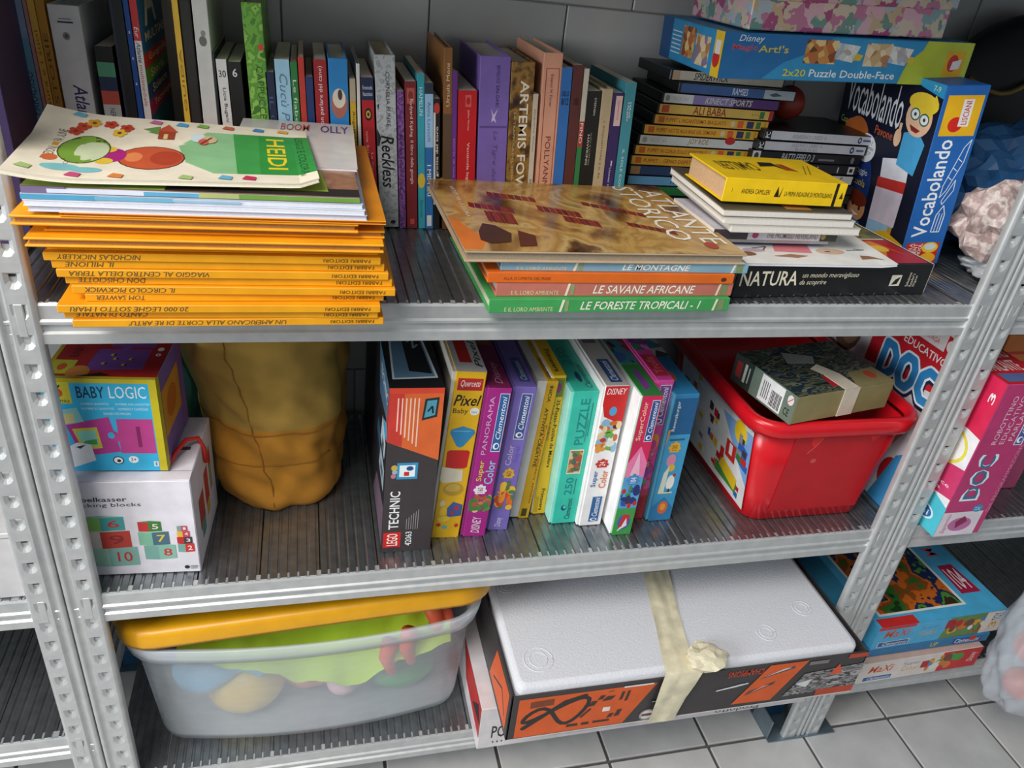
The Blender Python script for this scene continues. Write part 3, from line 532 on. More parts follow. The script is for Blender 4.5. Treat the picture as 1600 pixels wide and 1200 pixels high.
book('book', 'thin orange hardback in the middle of the atlas stack', (.485, -.013, zz), .0118, .23, .298, '#d9661a', [('t', 'ALLA SCOPERTA DEL MARE', .06, .3, .24, .6, '#8a3a0c', 0), ('e', .955, .45, .012, .22, '#5a2408')], flat=True, group=GA, rot=(0, 0, .01)); zz += .012
book('book', 'blue grey hardback right under the history atlas', (.500, -.007, zz), .0115, .235, .30, '#7fa6b8', spine_set('LE MONTAGNE', 'E IL LORO AMBIENTE', .47, .75), flat=True, group=GA, rot=(0, 0, .0)); zz += .0117
bat = art('battle_painting_print', ['#2e1a10', '#5a3418', '#946a34', '#c49c58', '#a87c40', '#c9a868', '#6a4420', '#3a2010'], 13, 'noise', rough=.2, stretch=(1.0, .7, 1), linear=True, detail=9, dist=.5)
ac = [('r', .0, .0, 1, 1, bat), ('p', [(0, .02), (.06, .02), (.09, .12), (.03, .35), (0, .4)], '#d8762c')]
for u, v, w, h_, a in ((.10, .55, .16, .07, -.4), (.20, .72, .18, .07, -.35), (.36, .52, .15, .08, -.5), (.43, .38, .12, .08, -.5), (.56, .62, .22, .05, -.62), (.66, .34, .16, .05, -.6), (.14, .36, .1, .14, -.3)):
    for k in range(7):
        uu = u+w*k/7; vv = v+a*w*k/7*1.2
        ac.append(('p', [(uu, vv), (uu+w/8, vv-.02), (uu+w/8+.006, vv-.02+h_), (uu+.006, vv+h_)], ['#7a1f1c', '#6a1a20', '#8a2a20'][k % 3]))
ac += [('t', 'ATLANTE', .885, .12, .975, .90, '#f2ece0', -90, 'm'), ('t', 'STORICO', .775, .16, .865, .95, '#f2ece0', -90, 'm'), ('t', 'ARTISTI PER LA STORIA', .07, .4, .085, .85, '#e6dcc8', -90), ('p', [(.07, .12), (.1, .08), (.17, .1), (.19, .2), (.15, .3), (.11, .32), (.08, .22)], '#4a2c1c'), ('p', [(.19, .05), (.25, .06), (.27, .18), (.22, .24)], '#5a2a1c'), ('e', .9, .1, .025, .04, '#a8302a')]
book('book', 'large history atlas with a painted battle scene on its cover', (.458, -.014, zz), .0125, .272, .335, '#b9a083', cover=ac, flat=True, group=GA, rot=(0, 0, .015), fore=True, pages='#9a8a74')

# ------------------------------------------------------------------ stack on the right
GN = 'books lying in the stack with the yellow novel'
zz = Z1+.0004
nc = [('r', .02, .03, .98, .97, '#d8d2c4'), ('r', .04, .02, .40, .45, '#b8c2cc'), ('r', .42, .02, .68, .45, '#3f7a34'), ('r', .55, .1, .68, .4, '#1f4a2c'), ('r', .70, .02, .985, .45, '#b8201c'), ('p', [(.80, .1), (.9, .3), (.95, .12), (.88, .42), (.76, .4)], '#e88a1c'), ('e', .85, .28, .05, .06, '#f0c040'), ('r', .55, .47, .985, .97, art('grassland_print', ['#3f4a1c', '#6a6a2c', '#8a8040', '#2c3818'], 30, 'noise'))]
tN = book('book', 'thick black nature book with white title lying in front', (.808, .024, zz), .043, .205, .298, '#141414', [('t', 'NATURA', .02, .36, .30, .82, '#efe6cc', 0, 'b'), ('t', 'un mondo meraviglioso', .32, .56, .61, .76, '#e6dcc0', 0, 'i'), ('t', 'da scoprire', .315, .34, .45, .54, '#e6dcc0', 0, 'i'), ('r', .79, .3, .845, .66, '#e6dcc8'), ('p', [(.80, .34), (.83, .36), (.84, .6), (.815, .52)], '#1a1a1a'), ('t', 'Selezione', .88, .28, .895, .74, '#e6dcc8', 90), ('t', "Reader's", .90, .28, .915, .7, '#e6dcc8', 90), ('t', 'Digest', .92, .28, .935, .64, '#e6dcc8', 90)]+[('p', [(.06+.06*k, .03), (.065+.06*k, .03), (.07+.06*k, .1)], '#7a7a78') for k in range(14)], cover=nc, flat=True, group=GN, rot=(0, 0, .05)); zz += .0432
cp = MB(); cp.box((.2965, .001, .0), (.301, .203, .043), M('#ded6c4', .6)); cp.build('head_band', tN, .0015)
wc = [('p', [(.32, .55), (.55, .5), (.58, .95), (.36, .95)], '#e0848a'), ('e', .68, .62, .09, .16, '#d8b49a'), ('e', .66, .6, .02, .03, '#4a3a34'), ('e', .12, .4, .07, .12, '#8a5a3c'), ('e', .08, .36, .04, .07, '#d8c8b8'), ('p', [(.28, .3), (.42, .22), (.5, .34), (.4, .42)], '#a87a5a'), ('e', .2, .6, .07, .1, '#b8a8b0'), ('p', [(.82, .2), (.9, .25), (.96, .15), (.9, .4), (.84, .42)], '#9a6a4a'), ('l', [(.8, .7), (.92, .74), (.86, .8)], .001, '#6a7a94'), ('l', [(.2, .7), (.3, .8), (.26, .62)], .001, '#7a4a5a')]
wc = [(i[0], [(u, v*.36+.03) for u, v in i[1]], *i[2:]) if i[0] in 'pl' else (i[0], i[1], i[2]*.36+.03, i[3], i[4]*.36, i[5]) for i in wc]
magazine('white illustrated children\'s book lying on the black nature book', (.798, .022, zz+.0005), .235, .16, .0035, '#efece4', wc, curl=lambda u, v: .0095*v*(1-.3*u)+.004*max(0, u-.9)*10*(1-v)*.5)['group'] = GN
zz += .0105
book('book', 'royal blue slim book with white pages under the manga', (.793, .075, zz), .0075, .12, .168, '#2f5fa8', flat=True, hard=False, pages='#c9c4bc', group=GN, fore=True); zz += .0077
book('book', 'manga volume with pale titled spine under the magazines', (.786, .066, zz), .0125, .125, .178, '#c9c4cc', [('r', 0, 0, .27, 1, '#3a3238'), ('e', .33, .5, .025, .35, '#a83a6a'), ('t', 'THE PROMISED NEVERLAND', .42, .2, .84, .8, '#8f8478', 0, 'b'), ('r', .86, 0, 1, 1, '#3a3a34'), ('e', .885, .5, .02, .32, '#a88a4a')], flat=True, hard=False, group=GN); zz += .0127
for i, (dx, L, t_, lb) in enumerate([(.012, .185, .010, 'lowest of three'), (.0, .185, .0095, 'middle of three'), (-.004, .182, .0095, 'topmost of three')]):
    cvv = [('r', 0, 0, 1, 1, '#4a4438'), ('r', .5, .05, .7, .3, '#b8803c')] if i == 2 else ()
    magazine('white edged magazine under the yellow novel, '+lb, (.790+dx, .055, zz), L, .165, t_-.0004, '#7f7468' if i == 2 else '#c9c2b8', cvv, pages='#e2dcd2', curl=lambda u, v: .006*v*(1-u))['group'] = GN; zz += t_
yc = [('t', 'CAMILLERI', .1, .35, .42, .7, '#5a4a10', 180, 'b'), ('p', [(.46, .55), (.6, .6), (.66, .4), (.62, .75), (.5, .75)], '#1c1610'), ('p', [(.66, .45), (.74, .4), (.7, .7), (.64, .7)], '#a83a1c'), ('l', [(.8, .3), (.93, .7)], .0006, '#6a5a14'), ('l', [(.76, .3), (.89, .7)], .0006, '#6a5a14')]
book('book', 'thick bright yellow novel on top of the right stack', (.788, .070, zz+.0045), .0295, .115, .167, '#eec40c', [('r', .905, 0, .93, 1, '#17140c'), ('t', 'ANDREA CAMILLERI', .14, .38, .37, .58, '#3a300c', 0, 'm'), ('p', [(.41, .3), (.43, .75), (.45, .3), (.47, .75), (.46, .3)], '#1c1610'), ('t', 'LA PRIMA INDAGINE DI MONTALBANO', .49, .36, .89, .56, '#3a300c', 0, 'm'), ('p', [(.955, .35), (.985, .35), (.97, .65)], '#3a300c'), ('t', 'V', .06, .4, .07, .6, '#8a700c', 90)], cover=yc, flat=True, hard=True, pages='#c9a47c', group=GN, rot=(0, 0, -.03))

# ------------------------------------------------------------------ blue word game box, double sided puzzle, floral box
BLU = '#2366b4'
SK, SK2 = '#f0c4a0', '#d89a6c'
vf = [('r', 0, 0, 1, 1, '#12162c'), ('p', [(.62, 1), (1, 1), (1, .93), (.8, .96)], '#2f9ad0'), ('t', 'Vocabolando', .06, .70, .68, .93, '#e6e8ec', 0, ''), ('t', '7-9', .9, .955, .96, .985, '#cfe6a8', 0, 'b'),
      ('e', .28, .36, .17, .2, '#1f4a94'), ('e', .30, .3, .24, .26, '#1b3a7c'), ('e', .26, .56, .14, .13, '#b8622c'), ('e', .24, .52, .11, .11, SK), ('e', .22, .60, .12, .07, '#b8622c'), ('e', .17, .53, .012, .02, '#2a1a12'), ('p', [(.12, .2), (.28, .22), (.26, .42), (.14, .4)], '#3f94d0'),
      ('e', .40, .53, .105, .085, '#eceef2'), ('p', [(.34, .47), (.38, .48), (.33, .42)], '#eceef2'), ('t', 'SCEGLI E', .34, .555, .46, .58, '#33363c', 0), ('t', 'VOCE DEI BAMBINI', .32, .525, .48, .545, '#33363c', 0), ('t', 'E VERBI CTP', .34, .495, .46, .515, '#33363c', 0),
      ('t', 'Pavone', .45, .63, .64, .68, '#d8642c', 0, 'm'), ('t', 'Casa', .04, .62, .12, .66, '#b8c04a', 0), ('t', 'Coraggio', .27, .36, .48, .41, '#e6e8ec', 0, 'm'), ('t', 'Scuola', .31, .30, .48, .345, '#e0c23a', 0, 'm'), ('t', 'Naso', .22, .24, .31, .28, '#e6e8ec', 0),
      ('p', [(.60, .52), (.86, .58), (.88, .44), (.62, .40)], '#e6e6f0'), ('p', [(.60, .41), (.88, .45), (.88, .385), (.60, .35)], '#c8302c'), ('p', [(.60, .35), (.88, .385), (.87, .18), (.6, .15)], '#e2d8ea'), ('p', [(.60, .15), (.86, .18), (.86, .08), (.6, .06)], '#9cc8e6'), ('p', [(.56, .06), (.86, .09), (.86, .0), (.56, .0)], '#e6e0ea'), ('r', .82, .08, .86, .17, '#d89a2c'),
      ('p', [(.74, .52), (.92, .5), (.95, .68), (.86, .74), (.74, .70)], '#4aa8dc'), ('e', .84, .80, .12, .1, SK), ('e', .85, .88, .135, .055, '#f2d23c'), ('p', [(.93, .8), (.98, .9), (.94, .94), (.90, .86)], '#f2d23c'), ('e', .80, .815, .045, .034, '#3a6a5c'), ('e', .80, .815, .035, .026, '#eef2f0'), ('e', .89, .80, .045, .034, '#3a6a5c'), ('e', .89, .80, .035, .026, '#eef2f0'), ('e', .80, .815, .012, .01, '#2a3a4c'), ('e', .89, .80, .012, .01, '#2a3a4c'), ('p', [(.77, .755), (.88, .74), (.85, .72), (.8, .725)], '#8a2c24'), ('e', .69, .66, .035, .05, SK), ('r', .685, .69, .71, .745, SK),
      ('e', .44, .17, .105, .085, SK2), ('e', .43, .225, .115, .05, '#7a2f1c'), ('e', .40, .18, .012, .014, '#2a1a12'), ('e', .48, .17, .012, .014, '#2a1a12'), ('p', [(.39, .14), (.49, .13), (.44, .115)], '#f4f0ea'), ('p', [(.34, .0), (.54, .0), (.52, .09), (.36, .1)], '#2f7ab8'), ('p', [(.62, .0), (1, .0), (1, .12), (.80, .14), (.66, .08)], '#e8b81c'), ('e', .70, .05, .035, .03, '#b8301c'), ('e', .22, .12, .07, .08, '#b8241c'), ('r', .02, .1, .16, .24, '#6a7a4a')]
vs_ = [('r', .10, .74, .92, .95, '#f0b81c'), ('e', .42, .80, .17, .04, '#d8281c'), ('r', .48, .79, .72, .93, '#f0ece8'), ('t', 'LISCIANI', .54, .80, .67, .92, '#c8281c', 90, 'b'), ('t', 'Vocabolando', .14, .17, .50, .72, '#f2f4f6', 90, 'b'), ('r', .1, .01, .9, .135, '#c8281c'), ('e', .68, .105, .2, .033, '#f0c43c'), ('e', .68, .11, .14, .02, '#d8e0dc'), ('e', .68, .04, .2, .033, '#f0b42c'), ('t', 'SCUOLA', .16, .02, .25, .13, '#f4f0ec', 90, 'm'), ('t', 'TALENT', .27, .02, .37, .13, '#f4f0ec', 90, 'b'), ('t', 'SCHOOL', .39, .02, .48, .13, '#f4f0ec', 90, 'b'),
       ('l', [(.55, .46), (.80, .68), (.92, .72), (.88, .6), (.66, .44), (.55, .40), (.56, .46)], .0006, '#dfe9f4'), ('l', [(.62, .38), (.82, .5), (.84, .44), (.66, .36), (.62, .38)], .0006, '#dfe9f4'), ('l', [(.6, .52), (.72, .5)], .0006, '#dfe9f4'), ('l', [(.66, .57), (.78, .55)], .0006, '#dfe9f4'), ('l', [(.72, .62), (.84, .6)], .0006, '#dfe9f4'), ('l', [(.58, .2), (.78, .2), (.80, .30), (.72, .355), (.6, .30), (.58, .2)], .0008, '#dfe9f4'), ('l', [(.65, .2), (.67, .31)], .0006, '#dfe9f4'), ('l', [(.72, .2), (.74, .31)], .0006, '#dfe9f4')]
carton('word_game_box', 'tall blue word game box with children on its dark cover', 'game box', (1.137, .135, Z1+.004), (.062, .262, .250), {'all': BLU, 'left': '#12162c'}, {'left': vf, 'front': vs_}, rot=(0, -.10, -.13))
pf = [('p', [(0, 0), (.16, 0), (.24, .4), (.36, .7), (.42, 1), (0, 1)], '#1f6aa8'), ('p', [(.72, 0), (1, 0), (1, 1), (.80, 1), (.79, .8), (.74, .5), (.73, .3)], '#b9c43a'),
      ('t', 'Disney', .055, .78, .15, .96, '#e6eef4', 0, 'i'), ('t', 'Magic', .035, .60, .13, .76, '#c8485c', 0, 'b'), ('t', "Art!'s", .135, .60, .25, .76, '#d8c03a', 0, 'b'), ('t', '2x20', .245, .10, .335, .26, '#d8cf3c', 0, 'b'), ('t', 'Puzzle Double-Face', .35, .10, .70, .27, '#eef2f4', 0, 'b')]
p1_ = art('puzzle_picture_print', ['#8a4a24', '#c88a44', '#e6c88a', '#6a3a1c', '#b86a34', '#d8b464'], 90); p2_ = art('puzzle_sketch_print', ['#d8dad6', '#c9ccc8', '#e6e2dc', '#b8a8a0', '#a8b8c4'], 110); p3_ = art('puzzle_picture_two', ['#c8a87a', '#e6d2b0', '#b8804a', '#d8c09a', '#8a7a94'], 90)
pf += [('r', .315, .40, .44, .92, p1_), ('p', [(.435, .52), (.51, .45), (.53, .82), (.44, .88)], p2_), ('r', .555, .38, .66, .90, p3_), ('p', [(.655, .48), (.73, .42), (.75, .8), (.66, .86)], p2_), ('p', [(.51, .5), (.54, .5), (.55, .62), (.52, .66)], '#d8b83a'), ('p', [(.735, .5), (.76, .5), (.765, .62), (.74, .64)], '#d8b83a'),
       ('r', .895, .22, .975, .80, '#e0a81c'), ('e', .93, .52, .022, .2, '#c82c24'), ('p', [(.925, .36), (.962, .40), (.965, .62), (.928, .56)], '#e6e0dc')]
pl = [('r', 0, 0, .18, 1, '#1f4f84'), ('r', .38, .2, .58, .9, p1_), ('r', .6, .12, .82, .8, p3_), ('r', .88, .0, 1, 1, '#e6c02c'), ('e', .93, .4, .05, .2, '#c82c24'), ('r', .9, .5, .97, .8, '#e6e0dc')]+[('r', .2, .2+.1*k, .36, .23+.1*k, '#cfe0ea') for k in range(6)]
carton('puzzle_box', 'long blue and lime puzzle box bridging the disc cases and blue box', 'puzzle box', (.815, .20, 1.1465), (.372, .2, .055), {'all': '#2f8fc4', 'right': '#b9c43a'}, {'front': pf, 'left': pl}, rot=(0, -.045, -.01))
flo = art('floral_paper', ['#cfbfa8', '#c07a98', '#86a8aa', '#d8c4b0', '#a8507c', '#6f9488', '#dcb0ba', '#b0bcc4', '#c9b08c'], 60, 'voronoi', dist=1.6)
flt = thing('floral_box', 'keepsake box covered in pink and teal flower print', 'box', (.845, .205, 1.206), (0, -.045, .0))
colored_box(.292, .17, .052, flo, 'box_body', flt, .0015)
o_ = colored_box(.302, .18, .03, flo, 'lid', flt, .0015); o_.location = (-.005, -.005, .035)
# ------------------------------------------------------------------ soft things at the right end of the top shelf
cr = art('crumpled_print', ['#b39a94', '#d6c2ba', '#a58a86', '#e2d4cc', '#8f7a7c'], 45, 'noise', linear=True, detail=5)
t = thing('crumpled_paper', 'crumpled pink grey printed paper ball behind right post', 'paper', (1.262, .115, Z1+.030)); blob('paper_ball', t, cr, (.066, .052, .066), .55, 2.0, 3, 3, True, .5, True)
t = thing('plastic_wrap', 'pale grey plastic wrapping under the crumpled paper', 'wrapping', (1.300, .10, Z1+.001)); blob('wrap_sheet', t, M('#b9bcc0', .25), (.075, .055, .020), .4, 1.8, 4, 8, True, .6)
t = thing('fabric_bag', 'crinkled dark blue fabric bag behind the right post', 'bag', (1.40, .245, Z1+.001)); blob('bag_body', t, M('#2c5c8c', .4, 0, .1), (.155, .078, .115), .4, 1.8, 4, 11, True, .8, True)
t = thing('backpack', 'black bag with gold stripe in the top right corner', 'bag', (1.47, .372, Z1+.001)); bb_ = blob('bag_body', t, M('#17171a', .6), (.21, .043, .19), .12, 1.5, 4, 21, True, .2)
s_ = MB(); s_.tube([(-.15+.02*k, -.040-.01*math.sin(k/6*math.pi), .245-.02*math.sin(k/6*math.pi)) for k in range(7)], .004, M('#8a6a2c', .5)); s_.build('stripe', t)
t = thing('toy_ball', 'small dark red ball behind the white game cases', 'ball', (1.03, .36, Z1+.002)); blob('ball', t, M('#a83a2c', .4), (.026, .026, .026), .03, 1, 3, 2, False)
t.location.z = Z1+.0155*10+.0275
# ------------------------------------------------------------------ middle shelf
def cube_print(F_, items): F_.put(items, None)
def blockpic(u, v, w, h, top, c1, c2, n1, col='#c0302c'):
    return [('p', [(u, v), (u+w*.45, v-h*.06), (u+w*.45, v+h*.94), (u, v+h)], c1), ('p', [(u+w*.45, v-h*.06), (u+w, v), (u+w, v+h), (u+w*.45, v+h*.94)], c2), ('p', [(u, v+h), (u+w*.45, v+h*.94), (u+w, v+h), (u+w*.5, v+h*1.1)], top), ('t', n1, u+w*.6, v+h*.2, u+w*.88, v+h*.75, col, 0, 'b')]
bf = [('t', 'Stabelkasser', .05, .80, .50, .845, '#2c2c34', 0, 'b'), ('t', 'Stacking blocks', .05, .735, .60, .785, '#3a3a42', 0)]
bf += blockpic(.10, .11, .42, .20, '#86b8a4', '#9cc6b0', '#7fb0a4', '10')+blockpic(.06, .31, .42, .18, '#c0b8b0', '#c9c0ba', '#b8382c', ' 9', '#8a2420')+blockpic(.12, .50, .33, .14, '#86b8a4', '#7fb45a', '#3f9a9c', '6')
bf += blockpic(.57, .17, .25, .15, '#86b8a4', '#78a89c', '#86b8a4', '8')+blockpic(.54, .33, .24, .14, '#9cc6b0', '#7fb89a', '#4a6a7c', '7', '#d8c23c')+blockpic(.55, .48, .18, .10, '#3f8a4c', '#c0302c', '#3f7a34', '5', '#e8dcd0')
bf += blockpic(.84, .24, .13, .09, '#b8302c', '#78a89c', '#c8302c', '2', '#f0dcd8')+blockpic(.84, .335, .12, .07, '#b8302c', '#c0282c', '#3a3a3c', '3', '#f0dcd8')+blockpic(.845, .41, .10, .06, '#c86a5a', '#e0b83c', '#c8405a', '4', '#f0dcd8')+blockpic(.85, .475, .08, .05, '#8a9a8c', '#8a9a9c', '#c0383c', '1', '#f0dcd8')
bf += [('e', .89, .065, .02, .02, '#17171a'), ('r', .92, .075, .98, .08, '#3a3a3c'), ('r', .92, .06, .98, .065, '#3a3a3c'), ('r', .92, .045, .97, .05, '#3a3a3c')]
br = [('r', .2, .3, .42, .62, '#b8483c'), ('r', .24, .18, .4, .34, '#5a9a8c'), ('r', .5, .35, .66, .7, '#c8383c'), ('r', .52, .22, .64, .36, '#d8b44a'), ('r', .74, .35, .84, .8, '#8aa87a'), ('r', .74, .62, .84, .76, '#c0382c')]
def blocks_extra(t):
    b = MB(); b.tube([(.118, .03, .148), (.125, .045, .158), (.134, .065, .163), (.146, .075, .158), (.151, .078, .140), (.1515, .078, .118)], .0028, M('#d8281c', .4)); b.build('cord_handle', t)
    b = MB(); b.box((.0, .0, .1485), (.148, .018, .1492), M('#d8d2d8', .5)); b.build('tuck_flap', t, .0003)
carton('block_box', 'white box of stacking blocks with a red cord handle', 'toy box', (.006, .040, Z2+.0005), (.148, .140, .148), {'all': '#e0dbe2'}, {'front': bf, 'right': br, 'top': [('r', .80, .45, .93, .5, '#55555c'), ('l', [(.62, .0), (.60, .14), (1, .14)], .0004, '#a8a2a8')]}, rot=(0, 0, -.06), lid=blocks_extra)
CY = '#35b4e0'
lf = [('r', 0, 0, 1, .955, CY), ('r', .0, .955, 1, 1, '#c8b41c'), ('r', .93, 0, 1, 1, '#c8b81c'), ('r', .03, .74, .25, .96, '#e0d03c'), ('e', .14, .85, .045, .045, '#d8602c'), ('l', [(.1, .9), (.12, .93)], .0008, '#3a2a12'), ('l', [(.15, .9), (.17, .93)], .0008, '#3a2a12'), ('t', 'Ludattica', .06, .75, .23, .79, '#3a2a12', 0, 'mi'),
      ('t', 'BABY', .30, .80, .54, .92, '#1d3c5c', 0, 'b'), ('t', 'LOGIC', .58, .80, .90, .925, '#eaf4f8', 0, '')]
lf += [('t', s, a, v, b, v+.025, '#d8f0f8', 0) for s, a, b, v in (('NUMERI E QUANTITA', .32, .56, .725), ('NUMBERS AND QUANTITIES', .62, .92, .725), ('NOMBRES ET QUANTITES', .32, .60, .675), ('NUMEROS Y CANTIDAD', .64, .90, .675), ('ZAHLEN UND MENGEN', .50, .74, .625))]
lf += [('p', [(.15, .52), (.54, .60), (.60, .22), (.24, .16)], '#b83a8c'), ('r', .60, .20, .92, .58, '#c0408c'), ('e', .555, .40, .045, .05, '#b83a8c'), ('e', .60, .38, .06, .05, '#c0408c'), ('e', .535, .40, .03, .035, CY), ('t', '1', .765, .27, .80, .50, '#8a2060', 0, ''), ('p', [(.20, .47), (.42, .49), (.44, .26), (.26, .24)], '#d8c43c'), ('p', [(.23, .44), (.40, .46), (.41, .29), (.28, .28)], '#8ad0c0'), ('p', [(.26, .3), (.40, .3), (.40, .36), (.3, .34)], '#4a9a4c'), ('p', [(.05, .66), (.28, .70), (.32, .55), (.1, .5)], '#8ac8c8'), ('p', [(.1, .62), (.24, .64), (.24, .54), (.12, .52)], '#d8c88a'),
       ('p', [(.08, .24), (.22, .32), (.34, .30), (.36, .12), (.10, .02)], '#e6e6e8'), ('p', [(.20, .27), (.30, .30), (.24, .25)], '#3a3a3c'), ('e', .56, .12, .05, .045, '#1d2a3c'), ('e', .56, .12, .04, .036, '#f0f4f4'), ('e', .565, .115, .018, .018, '#1d2a3c'), ('e', .70, .13, .045, .04, '#f0f4f4'), ('t', '3+', .675, .11, .725, .15, '#1d2a3c', 0, 'b'), ('r', .88, .05, .925, .11, '#d8eaf0'), ('r', .895, .06, .91, .1, '#6a8a94')]
lt = [('r', 0, 0, 1, 1, '#b02428'), ('r', 0, 0, .04, 1, '#c8b41c'), ('r', .0, .0, 1, .04, '#c8b41c'), ('p', [(.34, .15), (.84, .2), (.84, .62), (.36, .60)], '#7a4a9c'), ('r', .45, .66, .86, 1, '#7a4a9c'), ('e', .6, .62, .05, .06, '#7a4a9c'), ('r', .04, .08, .24, .36, '#c8c83a'), ('e', .14, .22, .04, .07, '#d8602c'), ('e', .30, .12, .10, .13, '#d88a3c'), ('p', [(.3, .04), (.5, .12), (.6, .06), (.45, .04)], '#2a1a1c'), ('t', 'BABY', .14, .42, .22, .68, '#6a1a20', 90, 'b'), ('t', 'LOGIC', .14, .70, .22, 1.0, '#d8a83c', 90)]
for u, v in ((.48, .3), (.56, .4), (.7, .4), (.66, .28), (.52, .48)): lt += [('e', u, v, .025, .025, '#d8b83a'), ('e', u+.012, v, .012, .02, '#2a1a1c')]
lt += [('e', .92, .62, .03, .04, '#f0f0f0'), ('e', .92, .5, .025, .03, '#f0f0f0'), ('e', .92, .5, .01, .012, '#2a1a1c')]
lr = [('r', 0, 0, .1, 1, '#c8b81c'), ('p', [(.12, .3), (.8, .3), (.8, .8), (.12, .8)], '#d8902c'), ('e', .45, .55, .2, .16, '#c8661c'), ('r', .82, 0, 1, 1, '#8a5a9c')]
carton('logic_game_box', 'small blue, red and purple puzzle box on the white block box', 'game box', (.006, .060, Z2+.1515), (.122, .115, .127), {'all': CY, 'right': '#7a5a9c', 'top': '#b02428', 'left': '#c8b41c'}, {'front': lf, 'top': lt, 'right': lr}, rot=(0, 0, -.085))
# soft yellow bag
def cloth_bag():
    t = thing('cloth_bag', 'slouching ochre yellow cloth bag standing on the shelf', 'bag', (.245, .235, Z2+.001)); nr, na = 44, 96; b = MB(); vs = []; h = .335
    for j in range(nr+1):
        z = j/nr
        for i in range(na):
            a = 2*math.pi*i/na; rx = .093+.016*math.sin(min(1, z*1.25)*math.pi*.5); ry = .098+.012*z
            if z < .06: k = .90+.10*(z/.06)**.5; rx *= k; ry *= k
            n = noise.noise(Vector((math.cos(a)*1.6, math.sin(a)*1.6, z*3.2)))*.013+noise.noise(Vector((math.cos(a)*4, math.sin(a)*4, z*9+3)))*.005
            n -= .010*max(0, noise.noise(Vector((math.cos(a)*1.2+7, math.sin(a)*1.2, z*11+2*math.cos(a)))))
            cx = .010-.022*z
            vs.append((cx+(rx+n)*math.cos(a), (ry+n)*math.sin(a), z*h+.006*noise.noise(Vector((math.cos(a)*2, math.sin(a)*2, z*4)))*(1 if z > .05 else 0)))
    low, up = M('#b87c22', .9, 0, .14, 25, .2), M('#b08a3c', .9, 0, .16, 20, .2)
    for j in range(nr):
        fs = [(j*na+i, j*na+(i+1) % na, (j+1)*na+(i+1) % na, (j+1)*na+i) for i in range(na)]
        o = len(b.f); b.f += fs; m = low if j < nr*.42 else up; b.m += [b.mi(m)]*na; b.smooth += [True]*na
    b.v = vs; b.f.append(tuple(range(na))[::-1]); b.m.append(0); b.smooth.append(False)
    b.build('bag_body', t)
    s = MB()
    for i0 in (int(na*.75), ):
        s.tube([Vector(vs[j*na+i0-2-int(j*.12)])*1.0+Vector((0, -.0006, 0)) for j in range(0, nr+1, 2)], .0009, M('#96621a', .9), 5)
    s.build('side_seam', t)
    s = MB(); jj = int(nr*.42); s.tube([Vector(vs[jj*na+i])*1.0+Vector((0, -.0008, .0005)) for i in range(int(na*.52), int(na*.98))], .0009, M('#96621a', .9), 5); s.build('band_seam', t)
    s = MB(); jj = int(nr*.26); s.tube([Vector(vs[jj*na+i])*1.0+Vector((0, -.0008, .0005)) for i in range(int(na*.52), int(na*.9))], .0008, M('#96621a', .9), 5); s.build('band_seam', t)
cloth_bag()
t = thing('plastic_bag', 'turquoise plastic bag squeezed behind the small puzzle box', 'bag', (.080, .30, Z2+.002)); blob('bag_body', t, M('#3f9fb4', .25), (.066, .07, .165), .3, 1.7, 5, 5, True, .6)
# brick toy box
lego_s = [('r', 0, 0, 1, 1, '#3b3436'), ('p', [(0, .70), (1, .585), (1, 1), (0, 1)], '#d8642c'), ('p', [(0, .70), (.28, .67), (.28, 1), (0, 1)], '#c8382c'), ('p', [(0, .97), (1, .97), (1, 1), (0, 1)], '#d8442c')]
lego_s += [('r', .16+.075*k, .76-.018*k, .185+.075*k, .945, '#f0c8b4') for k in range(6)]
lego_s += [('p', [(.62, .82), (.90, .84), (.92, .95), (.66, .94)], '#1d2a30'), ('p', [(.66, .835), (.86, .85), (.88, .935), (.70, .93)], '#4f98ac'), ('l', [(.72, .87), (.8, .9), (.82, .86)], .0012, '#16242c'), ('r', .22, .475, .62, .575, '#2f8fb8'), ('r', .27, .49, .57, .56, '#e6eef0'), ('e', .47, .54, .07, .014, '#2a4a8c'), ('r', .36, .495, .46, .52, '#c8281c'), ('e', .17, .545, .06, .018, '#c9a84c'), ('e', .18, .52, .05, .014, '#a8b0b0'), ('e', .16, .495, .05, .014, '#b87a8a'),
           ('t', 'TECHNIC', .12, .155, .32, .40, '#f0f0f0', 90, 'b'), ('r', .03, .035, .38, .135, '#d01f1c'), ('t', 'LEGO', .10, .045, .32, .125, '#f4f0e6', 90, 'b'), ('t', '42063', .47, .04, .60, .135, '#eeeeee', 90, 'b')]
lego_s += [('r', .47+.045*k, .15, .485+.045*k, .22+.012*k, '#8f8a8c') for k in range(6)]
lego_t = [('r', 0, 0, 1, 1, '#17181a'), ('p', [(.08, .06), (.93, .07), (.80, .46), (.16, .42)], '#c9d0d4'), ('p', [(.12, .07), (.88, .08), (.77, .44), (.19, .40)], '#5a7c94'), ('p', [(.42, .12), (.84, .10), (.75, .42), (.40, .40)], '#14161a'), ('l', [(.5, .35), (.62, .38), (.6, .3), (.7, .33)], .0015, '#8a98a4')]
dark = art('night_road_print', ['#101114', '#1d2026', '#2c2a30', '#14151a', '#3a2c34'], 18, 'noise', linear=True)
